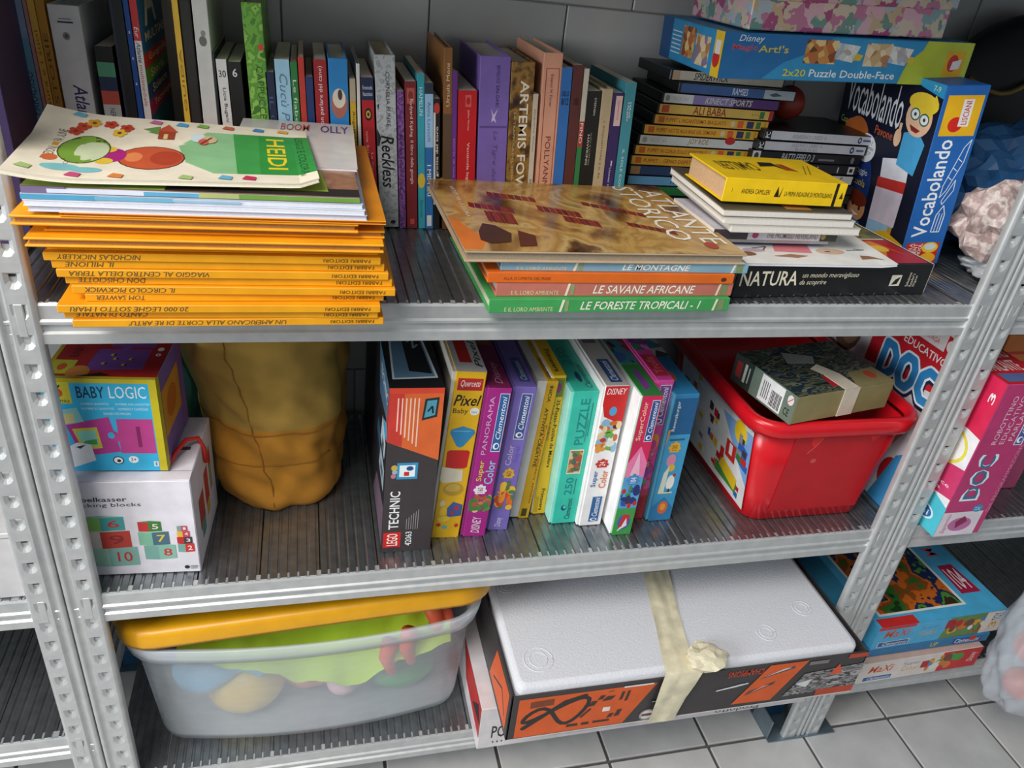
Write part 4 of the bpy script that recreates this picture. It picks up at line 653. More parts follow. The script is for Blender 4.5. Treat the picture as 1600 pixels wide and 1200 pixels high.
lego_l = [('r', 0, 0, 1, 1, dark), ('p', [(.70, .75), (1, .80), (1, 1), (.62, 1)], '#4a6c88'), ('p', [(.86, .72), (1, .80), (1, .70), (.9, .66)], '#4a9cc0'), ('p', [(.93, .88), (1, .80), (1, .76), (.96, .78)], '#c8382c'), ('p', [(.80, .56), (.95, .55), (.97, .66), (.84, .72)], '#b9c8d2'), ('r', .86, .56, .92, .62, '#3a4a54'), ('p', [(.78, .38), (.96, .36), (.97, .5), (.82, .52)], '#9cb0bc'), ('r', .84, .40, .93, .46, '#4a5a64'), ('p', [(.66, .50), (.80, .46), (.8, .56), (.7, .6)], '#2f5a74'), ('p', [(.6, .04), (1, .04), (1, .30), (.72, .26)], '#6a5866'), ('t', 'TECHNIC', .72, .88, .98, .94, '#cfd8de', 0, 'bi')]
carton('brick_set_box', 'black and orange building brick set box standing on end', 'toy box', (.385, .040, Z2+.0005), (.068, .345, .265), {'all': '#2c282a'}, {'front': lego_s, 'top': lego_t, 'left': lego_l}, rot=(0, .018, 0))
C_ = '#f2f4f6'
def badge(u0, v0, u1, v1, col='#2f5f9c', rot=90):   # maker's plate with globe mark
    return [('r', u0, v0, u1, v1, '#dfe4ea'), ('r', u0+.02, v0+.004, u1-.02, v1-.004, col), ('t', 'Clementoni', u0+(u1-u0)*.25, v0+(v1-v0)*.22, u1-(u1-u0)*.22, v1-(v1-v0)*.05, C_, rot, 'mi'), ('e', (u0+u1)/2, v0+(v1-v0)*.1, (u1-u0)*.33, (v1-v0)*.06, C_), ('e', (u0+u1)/2+.02, v0+(v1-v0)*.1, (u1-u0)*.2, (v1-v0)*.04, col)]
def patch(pal, spots, u0, v0, u1, v1, seed):
    rr = random.Random(seed); out = []
    for k in range(spots):
        u, v = rr.uniform(u0, u1), rr.uniform(v0, v1); ru, rv = rr.uniform(.08, .2), rr.uniform(.012, .035); out.append(('e', min(max(u, ru), 1-ru), v, ru, rv, rr.choice(pal)))
    return out
def jig(u, v, s, t, col, num, tc): return [('r', u-s, v-t, u+s, v+t, col), ('e', u, v+t, s*.4, t*.4, col), ('e', u-s, v, s*.4, t*.4, col), ('e', u+s, v-t*.2, s*.35, t*.35, col), ('t', num, u-s*.6, v-t*.6, u+s*.6, v+t*.6, tc, 90, 'b')]
Yw = '#e3b012'
px = [('r', .10, .90, .92, .965, '#b82420'), ('t', 'Quercetti', .2, .915, .85, .955, '#f0e6e0', 0, 'mi'), ('t', 'Pixel', .06, .815, .95, .875, '#171410', 0, 'bi'), ('t', 'Baby', .08, .765, .58, .80, '#3a3014', 0, 'm'), ('e', .80, .785, .16, .022, '#e6e6e0'), ('t', 'basic', .7, .775, .9, .79, '#5a5a58', 0), ('p', [(.14, .68), (.5, .70), (.9, .68), (.94, .66), (.62, .585), (.5, .575), (.38, .585), (.1, .66)], '#2f86b8'), ('p', [(.2, .675), (.8, .675), (.8, .668), (.2, .668)], '#5aa8d0'), ('p', [(.1, .55), (.2, .56), (.8, .56), (.88, .55), (.86, .46), (.78, .45), (.2, .45), (.12, .46)], '#c01f1c'), ('p', [(.0, .46), (.75, .44), (.78, .37), (.1, .36), (.0, .38)], '#d8cfb8'), ('e', .52, .32, .36, .04, '#b8922c'), ('e', .5, .33, .25, .025, '#c9a84a'),
      ('p', [(.45, .14), (.95, .15), (.95, .22), (.6, .24), (.42, .2)], '#3f5a9c'), ('e', .75, .2, .08, .014, '#c8281c'), ('e', .62, .17, .06, .012, '#c8281c'), ('e', .28, .18, .12, .03, '#e6c02c'), ('e', .35, .13, .25, .018, '#e6c23a'), ('e', .22, .23, .1, .02, '#d8c8a0'), ('e', .2, .09, .08, .012, '#c8281c'), ('e', .42, .075, .1, .012, '#5ab0b8'), ('e', .84, .085, .07, .012, '#c8281c')]
px_t = [('r', 0, 0, 1, .5, '#b9b6b4'), ('r', .2, .1, .62, .36, '#b82420'), ('t', 'Pixel', .7, .05, .92, .36, '#2a2624', 90, 'bi')]
puzzle_box('yellow peg mosaic box with blue triangle and red square', (.453, .062, Z2+.0005), .0445, .24, .275, Yw, px, lean=.065, top=px_t, tray='#c9c4b8')
pan = badge(.55, .60, .95, .97)+[('t', 'PANORAMA', .16, .58, .36, .95, '#d8a8cc', 90), ('t', 'Super', .15, .40, .45, .54, '#d8c83a', 90, 'b'), ('t', 'Color', .5, .38, .88, .54, '#8ac8e0', 90, 'b')]+jig(.42, .34, .22, .028, '#e6dce0', '160', '#8a2060')+patch(['#3f7a34', '#a8503c', '#d8b48a', '#8a3a5c', '#c86a4a', '#5a8a3c'], 26, .1, .19, .9, .29, 4)+[('t', 'DISNEY', .3, .03, .7, .15, '#e6c8dc', 90, 'bi')]
puzzle_box('magenta panorama puzzle box right of the yellow mosaic box', (.500, .060, Z2+.0005), .036, .24, .25, '#a51f80', pan, lean=.058, topcol='#7a2450', top=[('t', 'Disney', .4, .05, .8, .3, '#c88aa8', 90, 'i'), ('r', .1, .5, .9, 1, '#8a5a3c')], tray='#8a2a6c')
pan2 = badge(.35, .66, .85, .96, '#40528c')+[('t', 'Super', .55, .50, .85, .62, '#6a5ab0', 90, 'b'), ('t', 'Color', .2, .48, .5, .62, '#b8a8cc', 90, 'b')]+jig(.5, .42, .22, .03, '#d8a83c', '60', '#8a5a1c')+patch(['#e08a2c', '#c8461c', '#e6b43c', '#4a7a3c', '#d86a24', '#7aa8c0'], 26, .1, .17, .9, .36, 5)+[('t', 'Disney', .3, .03, .7, .1, '#d8d0e6', 90, 'i')]
puzzle_box('violet puzzle box with orange picture left of yellow boxes', (.5385, .070, Z2+.0005), .033, .24, .245, '#7866b4', pan2, lean=.066, top=[('r', .3, .06, .8, .34, '#40528c'), ('t', 'Clementoni', .4, .08, .7, .3, '#d8e0ec', 90, 'i'), ('r', .2, .55, .6, .8, '#b88a4a')], tray='#6a5aa0')
pr1 = [('t', 'INICIA', .3, .86, .6, .97, '#2a2410', -90, 'b'), ('t', 'ATTIVITA CREATIVE', .3, .4, .6, .82, '#3a3014', -90, 'b'), ('t', 'Puzzles en madera', .62, .3, .85, .7, '#a8481c', -90), ('t', 'apilable', .62, .12, .85, .28, '#a8481c', -90, 'b'), ('r', .2, .02, .7, .08, '#4a4a1c')]
puzzle_box('yellow wooden puzzle box with white side, nearer violet box', (.5805, .092, Z2+.0005), .0295, .22, .24, '#d9aa1a', pr1, lean=.062, top=[('r', .1, .05, .9, .3, '#b87a1c'), ('r', .3, .03, .9, .12, '#3a3010')], frac=.5, tray='#e0dcd2')
pr2 = [('r', .1, .86, .9, .985, '#6a7a2c'), ('e', .5, .92, .25, .035, '#8a3a6c'), ('t', '35-Piezas-Puzzles de Madera', .55, .36, .82, .84, '#2a2410', -90, 'b'), ('t', '-Hecho a mano', .2, .56, .45, .84, '#b8461c', -90, 'm'), ('t', 'Primavera', .45, .03, .75, .2, '#2a2410', -90, 'b'), ('r', .1, .02, .35, .14, '#c09a1c')]
puzzle_box('yellow wooden puzzle box with white side, nearer teal box', (.6155, .098, Z2+.0005), .0215, .22, .243, '#e0b420', pr2, lean=.0, top=[('t', 'Primavera', .3, .05, .7, .35, '#2a2410', -90, 'b')], tray='#e6e2d8')
p250 = [('t', 'PUZZLE', .35, .62, .72, .95, '#1f8a84', 90, 'b'), ('r', .25, .40, .82, .585, '#e6d8c0'), ('r', .28, .41, .79, .575, art('folk_print', ['#8a6a3c', '#6a8a4a', '#c89a5a', '#a8503c', '#4a6a5c', '#d8c08a'], 160)), ('t', '250', .3, .235, .62, .37, '#1f8a84', 90, 'b'), ('t', 'Clementoni', .5, .035, .72, .20, '#1d3a40', 90, 'm'), ('e', .40, .13, .11, .022, '#1d4a6c'), ('e', .43, .135, .06, .012, '#5ad0b8'), ('r', .82, .68, .85, .92, '#2a7a70'), ('r', .7, .24, .73, .36, '#2a7a70'), ('r', .75, .64, .77, .8, '#2a7a70')]
puzzle_box('teal green puzzle box with a small square picture', (.637, .073, Z2+.0005), .041, .25, .232, '#38c0a8', p250, lean=.0, top=[('t', '250', .2, .3, .6, .5, '#1f9a8c', 90, 'b'), ('t', 'Clementoni', .6, .04, .85, .3, '#1d4a4c', 90, 'i'), ('e', .5, .16, .1, .06, '#1d4a6c'), ('r', .2, .7, .8, 1, '#8a6a3c')], tray='#9fe0d2')
sc = [('r', 0, .87, 1, 1, '#c8201f'), ('p', [(.15, .80), (1, .74), (1, .88), (0, .88)], '#c8201f'), ('t', 'DISNEY', .08, .945, .92, .985, '#f4eeee', 0, 'i'), ('e', .5, .835, .16, .03, '#4a9cc8')]+patch(['#d8d8d0', '#6aa83c', '#2a2a2c', '#e0963c', '#c86a2c', '#e6c8a0', '#b83a24', '#8ab4cc'], 30, .1, .53, .9, .76, 6)+jig(.5, .47, .22, .026, '#c8302c', '24', '#f0e6e0')+[('t', 'Super', .16, .30, .44, .42, '#3a6aa0', 90, 'b'), ('t', 'Color', .52, .29, .84, .42, '#d87a3c', 90, 'b')]+badge(.36, .03, .84, .23, '#2f5f94')
puzzle_box('white puzzle box with red top corner right of the teal one', (.678, .064, Z2+.0005), .038, .25, .245, '#ece9e8', sc, lean=.002, top=[('r', .3, .04, .8, .3, '#2f4f84'), ('t', 'Clementoni', .4, .06, .7, .28, '#e6ecf2', 90, 'i'), ('r', .2, .5, .8, .66, '#6a6a6c')], topcol='#b9b2ac', tray='#f4f2f0')
pj = [('r', 0, .50, 1, 1, '#d02454'), ('p', [(0, .42), (1, .42), (1, .54), (.5, .66), (0, .54)], '#e87aa8'), ('p', [(.2, .42), (.8, .42), (.5, .62)], '#f0b8cc'), ('r', 0, .20, 1, .44, '#5a9cd0')]+badge(.55, .69, .95, .97, '#2f4f8c')+[('t', 'SuperColor', .12, .70, .42, .96, '#e6c8a0', 90, 'b')]+jig(.5, .415, .26, .035, '#4a8ac0', '104', '#dfeaf4')+patch(['#2f4f9c', '#c8241f', '#3f8a4c', '#1d3470', '#4aa8d8', '#3a2a5c'], 26, .12, .22, .88, .36, 7)+[('r', 0, 0, 1, .205, '#3f9a4a'), ('e', .5, .1, .34, .06, '#4a5aa8'), ('p', [(.25, .06), (.6, .05), (.8, .15), (.4, .16)], '#c8302c'), ('p', [(.35, .04), (.7, .07), (.6, .13)], '#e6e6ea'), ('l', [(.25, .03), (.4, .06)], .001, '#e6f0e0')]
puzzle_box('puzzle box with bright white side and green ends in the row', (.7225, .040, Z2+.0005), .0325, .25, .243, '#3f9a4a', pj, lean=.004, top=[('r', 0, .0, 1, .34, '#2f7a3c'), ('p', [(.3, .05), (.7, .1), (.6, .3), (.35, .26)], '#7a3a8c'), ('r', 0, .36, 1, 1, art('night_hero_print', ['#1d2a54', '#2f5a9c', '#14203c', '#8a2a34', '#3a7a8c'], 60))], tray='#f8f8f6')
tr = [('p', [(0, .0), (1, .0), (1, .30), (0, .36)], '#b83a5c'), ('r', 0, 0, 1, .18, '#a8242c'), ('t', 'Trolls', .3, .02, .75, .165, '#7a141c', 90, 'b')]+badge(.25, .70, .9, .97, '#7a4a94')+[('e', .6, .58, .3, .06, '#d88a2c'), ('e', .6, .56, .2, .035, '#c83a8c')]+patch(['#d84a9c', '#e08a3c', '#b82a6c', '#8a4a9c', '#e6a84a', '#4a9a5c'], 22, .12, .24, .88, .5, 8)+jig(.5, .42, .2, .03, '#b83a5c', '104', '#e6c8d0')
puzzle_box('bright pink puzzle box left of the blue animal puzzle', (.7595, .072, Z2+.0005), .0285, .25, .247, '#d04494', tr, lean=-.008, top=[('r', .1, .05, .9, .3, '#b82a3c'), ('t', 'Trolls', .25, .08, .75, .27, '#e0607a', 90, 'b'), ('r', 0, .36, 1, 1, art('troll_print', ['#c84a9c', '#3a8a5c', '#e07ab4', '#7a3a8c', '#2f6a8c'], 70))], tray='#c84a8c')
rv = [('r', .0, .70, 1, .97, '#1f5c8c'), ('r', 0, .0, 1, .70, '#3f98c4'), ('t', 'Ravensburger', .12, .73, .3, .95, '#e6eef4', 90, 'm')]+jig(.45, .60, .2, .035, '#e0a82c', '100', '#8a5a14')+[('e', .42, .50, .2, .05, '#d88aa8'), ('e', .5, .44, .16, .03, '#d8b43c'), ('p', [(.15, .24), (.4, .24), (.42, .46), (.22, .4)], '#d8dcc8'), ('e', .6, .32, .18, .06, '#e6e6e2'), ('e', .6, .25, .06, .02, '#3a3a3c'), ('e', .72, .38, .07, .015, '#b8301c'), ('r', .15, .23, .8, .24, '#e6dc9c'), ('p', [(0, 0), (1, 0), (1, .1), (.5, .2), (0, .12)], '#2f7aac'), ('e', .52, .11, .22, .055, '#d8682c'), ('e', .52, .115, .12, .03, '#e69a3c'), ('r', .15, .655, .8, .67, '#2a5c80'), ('p', [(0, .6), (.1, .74), (0, .74)], '#d8942c')]
puzzle_box('blue animal puzzle box at the right end beside the red tub', (.7905, .064, Z2+.0005), .040, .26, .228, '#2f7fb0', rv, lean=-.02, top=[('r', 0, .42, 1, 1, art('safari_print', ['#cfd2d4', '#3f98c4', '#3a3a3c', '#e6e6e2', '#4a8a5c'], 60)), ('e', .35, .2, .2, .06, '#c86a34')], tray='#5aa8cc')

# red tub
def rrect(x0, x1, y0, y1, r, n=6):
    pts = []
    for cx, cy, a0 in ((x1-r, y0+r, -90), (x1-r, y1-r, 0), (x0+r, y1-r, 90), (x0+r, y0+r, 180)):
        for k in range(n+1):
            a = math.radians(a0+90*k/n); pts.append((cx+r*math.cos(a), cy+r*math.sin(a)))
    return pts
def bowed(p, bow, n=12):
    """round the long front side outwards"""
    i = max(range(len(p)), key=lambda q: (abs(p[q][1]-min(v[1] for v in p)) < 1e-6, -p[q][0])); y0 = min(v[1] for v in p); a = p[-1]; c = p[0]; hx = (max(v[0] for v in p)-min(v[0] for v in p))/2; xc = (max(v[0] for v in p)+min(v[0] for v in p))/2; ym = max(v[1] for v in p)
    q = list(p)+[(a[0]+(c[0]-a[0])*k/n, y0) for k in range(1, n)]
    return [(x, y+bow*((x-xc)/hx)**2*max(0, 1-(y-y0)/(ym-y0))) for x, y in q]
def tub(name, t, levels, mat, close_first=True, close_last=True, bow=0):
    b = MB(); vs = []; k = 0
    for (x0, x1, y0, y1, r, z) in levels:
        p = rrect(x0, x1, y0, y1, r)
        if bow: p = bowed(p, bow)
        k = len(p); vs += [(x, y, z) for x, y in p]
    fs = []
    for j in range(len(levels)-1):
        for i in range(k): fs.append((j*k+i, j*k+(i+1) % k, (j+1)*k+(i+1) % k, (j+1)*k+i))
    b.add(vs, fs, mat, True)
    if close_first: b.add([vs[i] for i in range(k)], [tuple(range(k))[::-1]], mat)
    if close_last: b.add(vs[-k:], [tuple(range(k))], mat)
    return b.build(name, t, fix=False)
RED = M('#cf1420', .28, 0, .05)
tr_ = thing('storage_tub', 'red plastic storage tub with brick picture on its side', 'tub', (0, 0, Z2+.0005))
def taper(z, o=0): s = z/.19; return (.950-.026*s-o, 1.164+.022*s+o, .046-.010*s-o, .335+.03*s+o)
def lv(z, o, r): return (*taper(z, o), r, z)
tub('tub_body', tr_, [lv(.0, -.006, .026), lv(.0035, 0, .03), lv(.05, 0, .032), lv(.10, 0, .033), lv(.178, 0, .034), lv(.178, -.003, .032), lv(.10, -.003, .03), lv(.006, -.003, .027)], RED)
tub('rim', tr_, [lv(.172, .001, .035), lv(.170, .012, .046), lv(.176, .0155, .05), lv(.188, .0155, .05), lv(.1945, .012, .046), lv(.196, .006, .040), lv(.1945, .0, .034), lv(.184, -.0028, .031)], RED, False, False)
fw = taper(.09)
zc_ = [('p', [(.0, 0), (1, 0), (1, 1), (0, 1)], '#b8121c'), ('p', [(.18, 1.0), (.30, 1.0), (.24, .86), (.19, .9)], '#e0201f'), ('p', [(.78, 1.02), (.95, 1.02), (.86, .9)], '#e0201f'), ('e', .28, .68, .03, .03, '#c8504a'), ('l', [(.18, .78), (.26, .9), (.3, 1)], .0005, '#d86a60')]
Face((.985, taper(.03)[2], .02), (1, 0, 0), Vector((0, -.010/.19, 1)).normalized(), .16, .145).put(zc_, tr_, 'label_pocket', base=.0006)
x_b, x_t = taper(.015)[0], taper(.16)[0]
st = [('r', 0, 0, 1, 1, '#dcdad6'), ('p', [(.62, .88), (1, .95), (1, .3), (.86, .5)], '#7fa8d8'), ('e', .86, .84, .075, .14, '#e8c020'), ('p', [(.84, .5), (.95, .45), (.97, .7), (.86, .76)], '#2f5fb0')]
rr = random.Random(12)
for k in range(46):
    u, v = rr.uniform(.04, .93), rr.uniform(.05, .9); w_, h_ = rr.uniform(.03, .08), rr.uniform(.04, .12); st.append(('p', [(u, v), (u+w_, v-.01), (u+w_, v+h_), (u, v+h_)], rr.choice(['#c8281f', '#2f7a3c', '#e0b820', '#2f5fb0', '#e6e6e6', '#b82018', '#3a3a3c', '#d8642c', '#8a8a8c'])))
st += [('r', .62, .08, .9, .22, '#3f8a3c'), ('p', [(.66, .2), (.88, .1), (.9, .26), (.7, .34)], '#e0b820'), ('r', .72, .4, .84, .62, '#c8281f'), ('r', .76, .46, .8, .6, '#e6e6e6')]
Face((x_b, taper(.015)[3]-.03, .015), (0, -1, 0), Vector((x_t-x_b, 0, .145)).normalized(), .25, .148).put(st, tr_, 'picture_label', base=.0005)
# taped puzzle box on the tub
fr = art('forest_print', ['#1c2420', '#34463c', '#5a5a44', '#20303c', '#6a6c58', '#2c3430', '#3a5068'], 42, 'noise', linear=False, stretch=(.6, 1.6, 1))
tx = [('r', 0, 0, 1, 1, fr), ('p', [(.40, .08), (.55, .1), (.56, .3), (.42, .3)], '#b0202c'), ('e', .86, .2, .06, .1, '#b8381c'), ('p', [(.6, .0), (1, 0), (1, .34), (.7, .3)], '#8a8058'), ('e', .87, .2, .05, .08, '#b8462c')]
tl_ = [('r', .0, 0, 1, 1, '#6a7a6c'), ('r', .0, 0, .32, 1, '#2a3430'), ('r', .05, .25, .14, .8, '#8a2a24'), ('r', .18, .2, .22, .85, '#b8b8a8'), ('r', .25, .25, .27, .8, '#a8a898'), ('r', .46, .06, .82, .96, '#e6e6e4'), ('t', 'CE', .86, .18, .94, .44, '#1c2420', 0, 'b'), ('e', .92, .75, .045, .17, '#e6d8d4'), ('l', [(.89, .65), (.95, .85)], .0006, '#b8302c')]+[('r', .64+.018*k, .12, .648+.018*k+(.004 if k % 3 else 0), .66, '#17171a') for k in range(9)]+[('r', .5+.03*k, .2, .512+.03*k, .8, '#6a6a6c') for k in range(4)]
def tapes(t):
    w, d, h = .19, .135, .046; tm = M('#d6cab6', .3); b = MB()
    b.box((.088, -.0012, .001), (.118, -.0003, h+.0008), tm); b.box((.088, -.0012, h+.0002), (.116, .042, h+.001), tm); b.add([(.088, .042, h+.0006), (.116, .042, h+.0006), (.098, .07, h+.003), (.078, .062, h+.0015)], [(0, 1, 2, 3)], tm); b.build('tape_strip', t)
    b = MB(); b.add([(.055, .085, h+.0006), (.10, .075, h+.0006), (.115, .095, h+.001), (.07, .118, h+.0006)], [(0, 1, 2, 3)], M('#8f948e', .25)); b.build('tape_strip', t)
carton('puzzle_box', 'old taped puzzle box with dark forest picture on the red tub', 'puzzle box', (.953, .022, Z2+.1985), (.19, .135, .046), {'all': '#8f8456', 'top': '#34463c', 'left': '#6a7a6c'}, {'top': tx, 'left': tl_}, rot=(0, 0, .19), lid=tapes)
# robot game boxes
def rob(u, v): return [('e', u, v, .05, .06, '#3aa0c8')]
dl = [('p', [(.5, .62), (1, .70), (1, .90), (.5, .90)], '#c8202c'), ('r', .5, .905, 1, 1, '#e6dcd8'), ('r', .94, .90, 1, .985, '#c8202c'), ('e', .97, .94, .026, .03, '#f0e6e2'), ('t', 'EDUCATIVO', .70, .835, .985, .875, '#f4eeee', 0, 'b'), ('t', 'AMBURGA', .78, .92, .90, .945, '#c8302c', 0, 'm')]+[('l', [(u*.99+.565+a, v+b_) for u, v in pp], hw, c) for c, hw, a, b_ in (('#1d2a44', .0125, .004, -.012), ('#e6eef4', .0105, 0, 0), ('#2f84c0', .0068, 0, 0)) for pp in ([(.05, .62), (.05, .78), (.10, .78), (.135, .74), (.135, .66), (.10, .62), (.05, .62)], [(.205, .63), (.18, .67), (.18, .74), (.205, .78), (.25, .78), (.275, .74), (.275, .67), (.25, .63), (.205, .63)], [(.43, .77), (.36, .78), (.325, .74), (.325, .67), (.36, .63), (.43, .635)])]+[('e', .93, .18, .07, .10, '#b8242c'), ('p', [(.85, .0), (1, .0), (1, .36), (.93, .3)], '#3a8ac0'), ('e', .32, .74, .11, .16, '#7a5a4a'), ('e', .34, .72, .07, .09, '#a8846c'), ('e', .3, .30, .12, .2, '#b8b4bc'), ('p', [(.8, .36), (.92, .42), (.86, .30)], '#d88a8a')]
carton('robot_game_box', 'white and red robot game box standing behind the red tub', 'game box', (1.212, .046, Z2+.0005), (.036, .33, .32), {'all': '#dcd8dc', 'top': '#c8202c'}, {'left': dl})
PK_ = '#b8386e'
ds = [('r', 0, .0, .86, .17, '#ddd2da'), ('e', .46, .08, .25, .05, '#b86a9c'), ('p', [(.4, .05), (.6, .1), (.5, .14), (.35, .1)], '#8a1f50'), ('e', .7, .19, .11, .026, '#2f8fb8'), ('t', '5-7', .64, .178, .76, .2, '#e6f0f4', 90, 'b'), ('t', 'Sapientino', .1, .02, .22, .16, '#b8386e', 90, 'i'), ('t', 'DOC', .18, .25, .58, .565, '#e6eef4', 90, 'b'), ('t', 'DOC', .235, .262, .525, .555, '#2f7494', 90, 'b'), ('t', 'ROBOTTINO', .26, .63, .36, .93, '#e6c2d4', 90, 'm'), ('t', 'EDUCATIVO', .42, .63, .52, .93, '#e6c2d4', 90, 'm'), ('t', 'PARLANTE', .58, .65, .68, .92, '#e6c2d4', 90, 'm')]+badge(.74, .62, .92, .96, '#4a5a9c')+[('t', 'GIA PROGRAMMAZIONE', .9, .16, .98, .62, '#d88aac', 90, 'm')]
dl2 = [('r', 0, .0, 1, .14, '#5ad0dc'), ('p', [(.45, 0), (1, 0), (1, .20), (.8, .26), (.45, .2)], '#4fc4d4'), ('e', .84, .10, .10, .05, '#e6f4f8'), ('e', .84, .10, .085, .04, '#2f6fb0'), ('t', 'oni', .78, .08, .9, .115, '#f0f4f8', 0, 'b'), ('p', [(.5, .20), (1, .26), (1, .46), (.5, .38)], '#d03a6c'), ('t', 'interagisce', .62, .30, .95, .33, '#f4e6ea', 0), ('t', 'e gioca', .62, .265, .9, .29, '#f4e6ea', 0), ('e', .80, .54, .16, .12, '#e8d84a'), ('e', .80, .54, .14, .10, '#f4f0ec'), ('e', .78, .54, .06, .05, '#c8303c'), ('p', [(.5, .72), (1, .66), (1, 1), (.5, 1)], '#d82450'), ('t', '3', .93, .86, .97, .92, '#f4eef0', 90, 'b'), ('p', [(.6, .6), (.76, .66), (.7, .8), (.6, .76)], '#3aa0c8')]
carton('robot_game_box', 'magenta and white robot game box right of the right post', 'game box', (1.252, -.022, Z2+.0005), (.088, .26, .282), {'all': PK_, 'left': '#f0eef0', 'top': '#c8202c'}, {'front': ds, 'left': dl2, 'top': [('t', 'ROBOTTINO', .1, .3, .9, .42, '#f0dcdc', 0, 'b'), ('t', 'PARLANTE', .1, .15, .8, .27, '#f0dcdc', 0, 'b'), ('r', .1, .03, .7, .12, '#5a6a9c')]})
carton('game_box', 'dull pink carton behind the magenta robot game', 'game box', (1.352, .08, Z2+.0005), (.16, .25, .215), {'all': '#b84a74'}, {'front': [('r', .1, .1, .5, .5, '#c86a8c'), ('r', .1, .6, .8, .8, '#a83a64')]})
carton('game_box', 'orange carton with red pattern on the pink carton', 'game box', (1.345, .085, Z2+.2165), (.19, .24, .09), {'all': '#d8782c'}, {'front': patch(['#c8301c', '#e8a83c', '#e0902c'], 12, .1, .2, .9, .8, 31), 'top': [('r', .05, .05, .95, .95, '#d88a3c')]})
# ------------------------------------------------------------------ bottom shelf
wb = [('t', 'PO', .035, .25, .075, .55, '#2a2624', 0, 'b'), ('t', 'Prodotto', .70, .02, .84, .12, '#4a4644', 180, 'm')]+[('r', .04+.012*k, .12, .044+.012*k, .16, '#3a3a3c') for k in range(6)]+[('r', .2, .1, .45, .115, '#8a8684')]
carton('flat_box', 'white flat carton under the foam box', 'box', (.538, -.030, Z3+.0005), (.60, .36, .097), {'all': '#d6d0d2'}, {'front': wb, 'left': [('p', [(.7, .4), (1, .3), (1, 1), (.6, 1)], '#b8302c'), ('p', [(.85, .5), (1, .6), (.95, .9)], '#3a2a34'), ('p', [(.8, .1), (.95, .1), (.95, .25)], '#d8c0c4')]})
# race track box with foam
tcar = thing('race_track_box', 'orange and black toy track box full of white foam', 'toy box', (.562, -.088, Z3+.0985), (0, .0, 0)); w, d, h = .593, .235, .097
b = MB(); cm = M('#3a3636', .45); th_ = .003
b.box((0, 0, 0), (w, d, th_), cm); b.box((0, 0, 0), (w, th_, h), cm); b.box((0, d-th_, 0), (w, d, h), cm); b.box((0, 0, 0), (th_, d, h), cm); b.box((w-th_, 0, 0), (w, d, h), cm); b.build('tray', tcar, .0005)
OR = '#d85a1c'
cf = [('p', [(.02, .04), (.31, .04), (.38, .92), (.02, .92)], OR), ('r', .0, .0, 1, .03, '#cfc8c4')]
trk = []
for k in range(25):
    a = k/24*2*math.pi; trk.append((.12+.075*math.sin(a)+.02*math.sin(2*a), .52+.26*math.sin(2*a)*.8+.1*math.cos(a)))
cf += [('l', trk, .0035, '#2a2422'), ('l', [(.04, .25), (.07, .4), (.10, .55), (.14, .75), (.19, .84)], .004, '#2a2422'), ('p', [(.05, .70), (.11, .72), (.11, .86), (.05, .84)], '#7a3a1c')]
for u, v, a, bb in ((.215, .62, .012, .06), (.235, .74, .01, .05), (.255, .70, .018, .05), (.29, .72, .006, .1), (.305, .70, .006, .12), (.27, .28, .01, .05), (.29, .32, .01, .08)): cf.append(('p', [(u-a, v-bb), (u+a*.4, v-bb*.8), (u+a, v+bb), (u-a*.3, v+bb)], '#3a2c28'))
cf += [('r', .155, .14, .185, .20, '#3a2c28'), ('r', .195, .14, .215, .20, '#3a2c28'), ('r', .225, .15, .27, .2, '#3a2c28'), ('l', [(.19, .34), (.2, .42), (.21, .5)], .002, '#3a2c28'), ('r', .245, .4, .265, .5, '#e6e0d8'), ('r', .29, .90, .37, .935, '#e6dcd4'), ('l', [(.25, .85), (.265, .87)], .0006, '#3a2c28'),
       ('e', .375, .17, .022, .13, '#8f8a8a'), ('e', .375, .17, .017, .10, '#d8d2d0'), ('r', .36, .14, .39, .2, '#6a4a44'), ('t', 'UNIVERSE', .40, .80, .465, .92, '#c8401c', 180, 'b'), ('t', 'CHAMPIONS', .58, .80, .685, .94, '#c8401c', 180, 'b'), ('p', [(.37, .52), (.42, .56), (.46, .60), (.46, .52), (.40, .48)], '#17140f'), ('l', [(.38, .47), (.46, .53)], .0006, '#cfc8c4'), ('p', [(.55, .50), (.63, .62), (.655, .60), (.62, .55)], '#8f9496'), ('l', [(.56, .52), (.65, .61)], .0015, '#d8dadc'),
       ('p', [(.62, .12), (.74, .10), (.815, .98), (.70, .98)], OR), ('p', [(.68, .66), (.78, .84), (.775, .9), (.70, .74)], '#4a4a4c'), ('p', [(.69, .7), (.77, .86), (.75, .86)], '#cfd2d2'), ('p', [(.65, .3), (.73, .5), (.735, .58), (.66, .4)], '#4a3a3a'), ('p', [(.66, .34), (.72, .5), (.7, .5)], '#d88a7a'), ('r', .82, .86, .88, .94, '#7a7674')]
road = art('race_photo_print', ['#4a4646', '#6a6666', '#8f8c8c', '#3a3434', '#a8a4a4', '#5a4c4a'], 60, 'noise', stretch=(.5, 1, 2))
cf += [('p', [(.775, .14), (1, .18), (1, .74), (.82, .66)], road), ('p', [(.9, .55), (.92, .8), (.94, .55)], '#d8502c'), ('r', .88, .04, 1, .2, '#b8401c'), ('r', .94, .9, 1, 1, '#b8401c'), ('p', [(.80, .42), (.85, .5), (.84, .3)], '#cfd2d2')]
F_ = Face((0, 0, 0), (1, 0, 0), (0, 0, 1), w, h); F_.put(cf, tcar)
Face((0, d, 0), (0, -1, 0), (0, 0, 1), d, h).put([('p', [(.5, .1), (.95, .1), (.95, .9), (.6, .9)], OR), ('l', [(.6, .3), (.8, .6), (.9, .3)], .002, '#2a2422')], tcar)
foam = M('#d9d9de', .85, 0, .04, 300, .35)
fo = MB()
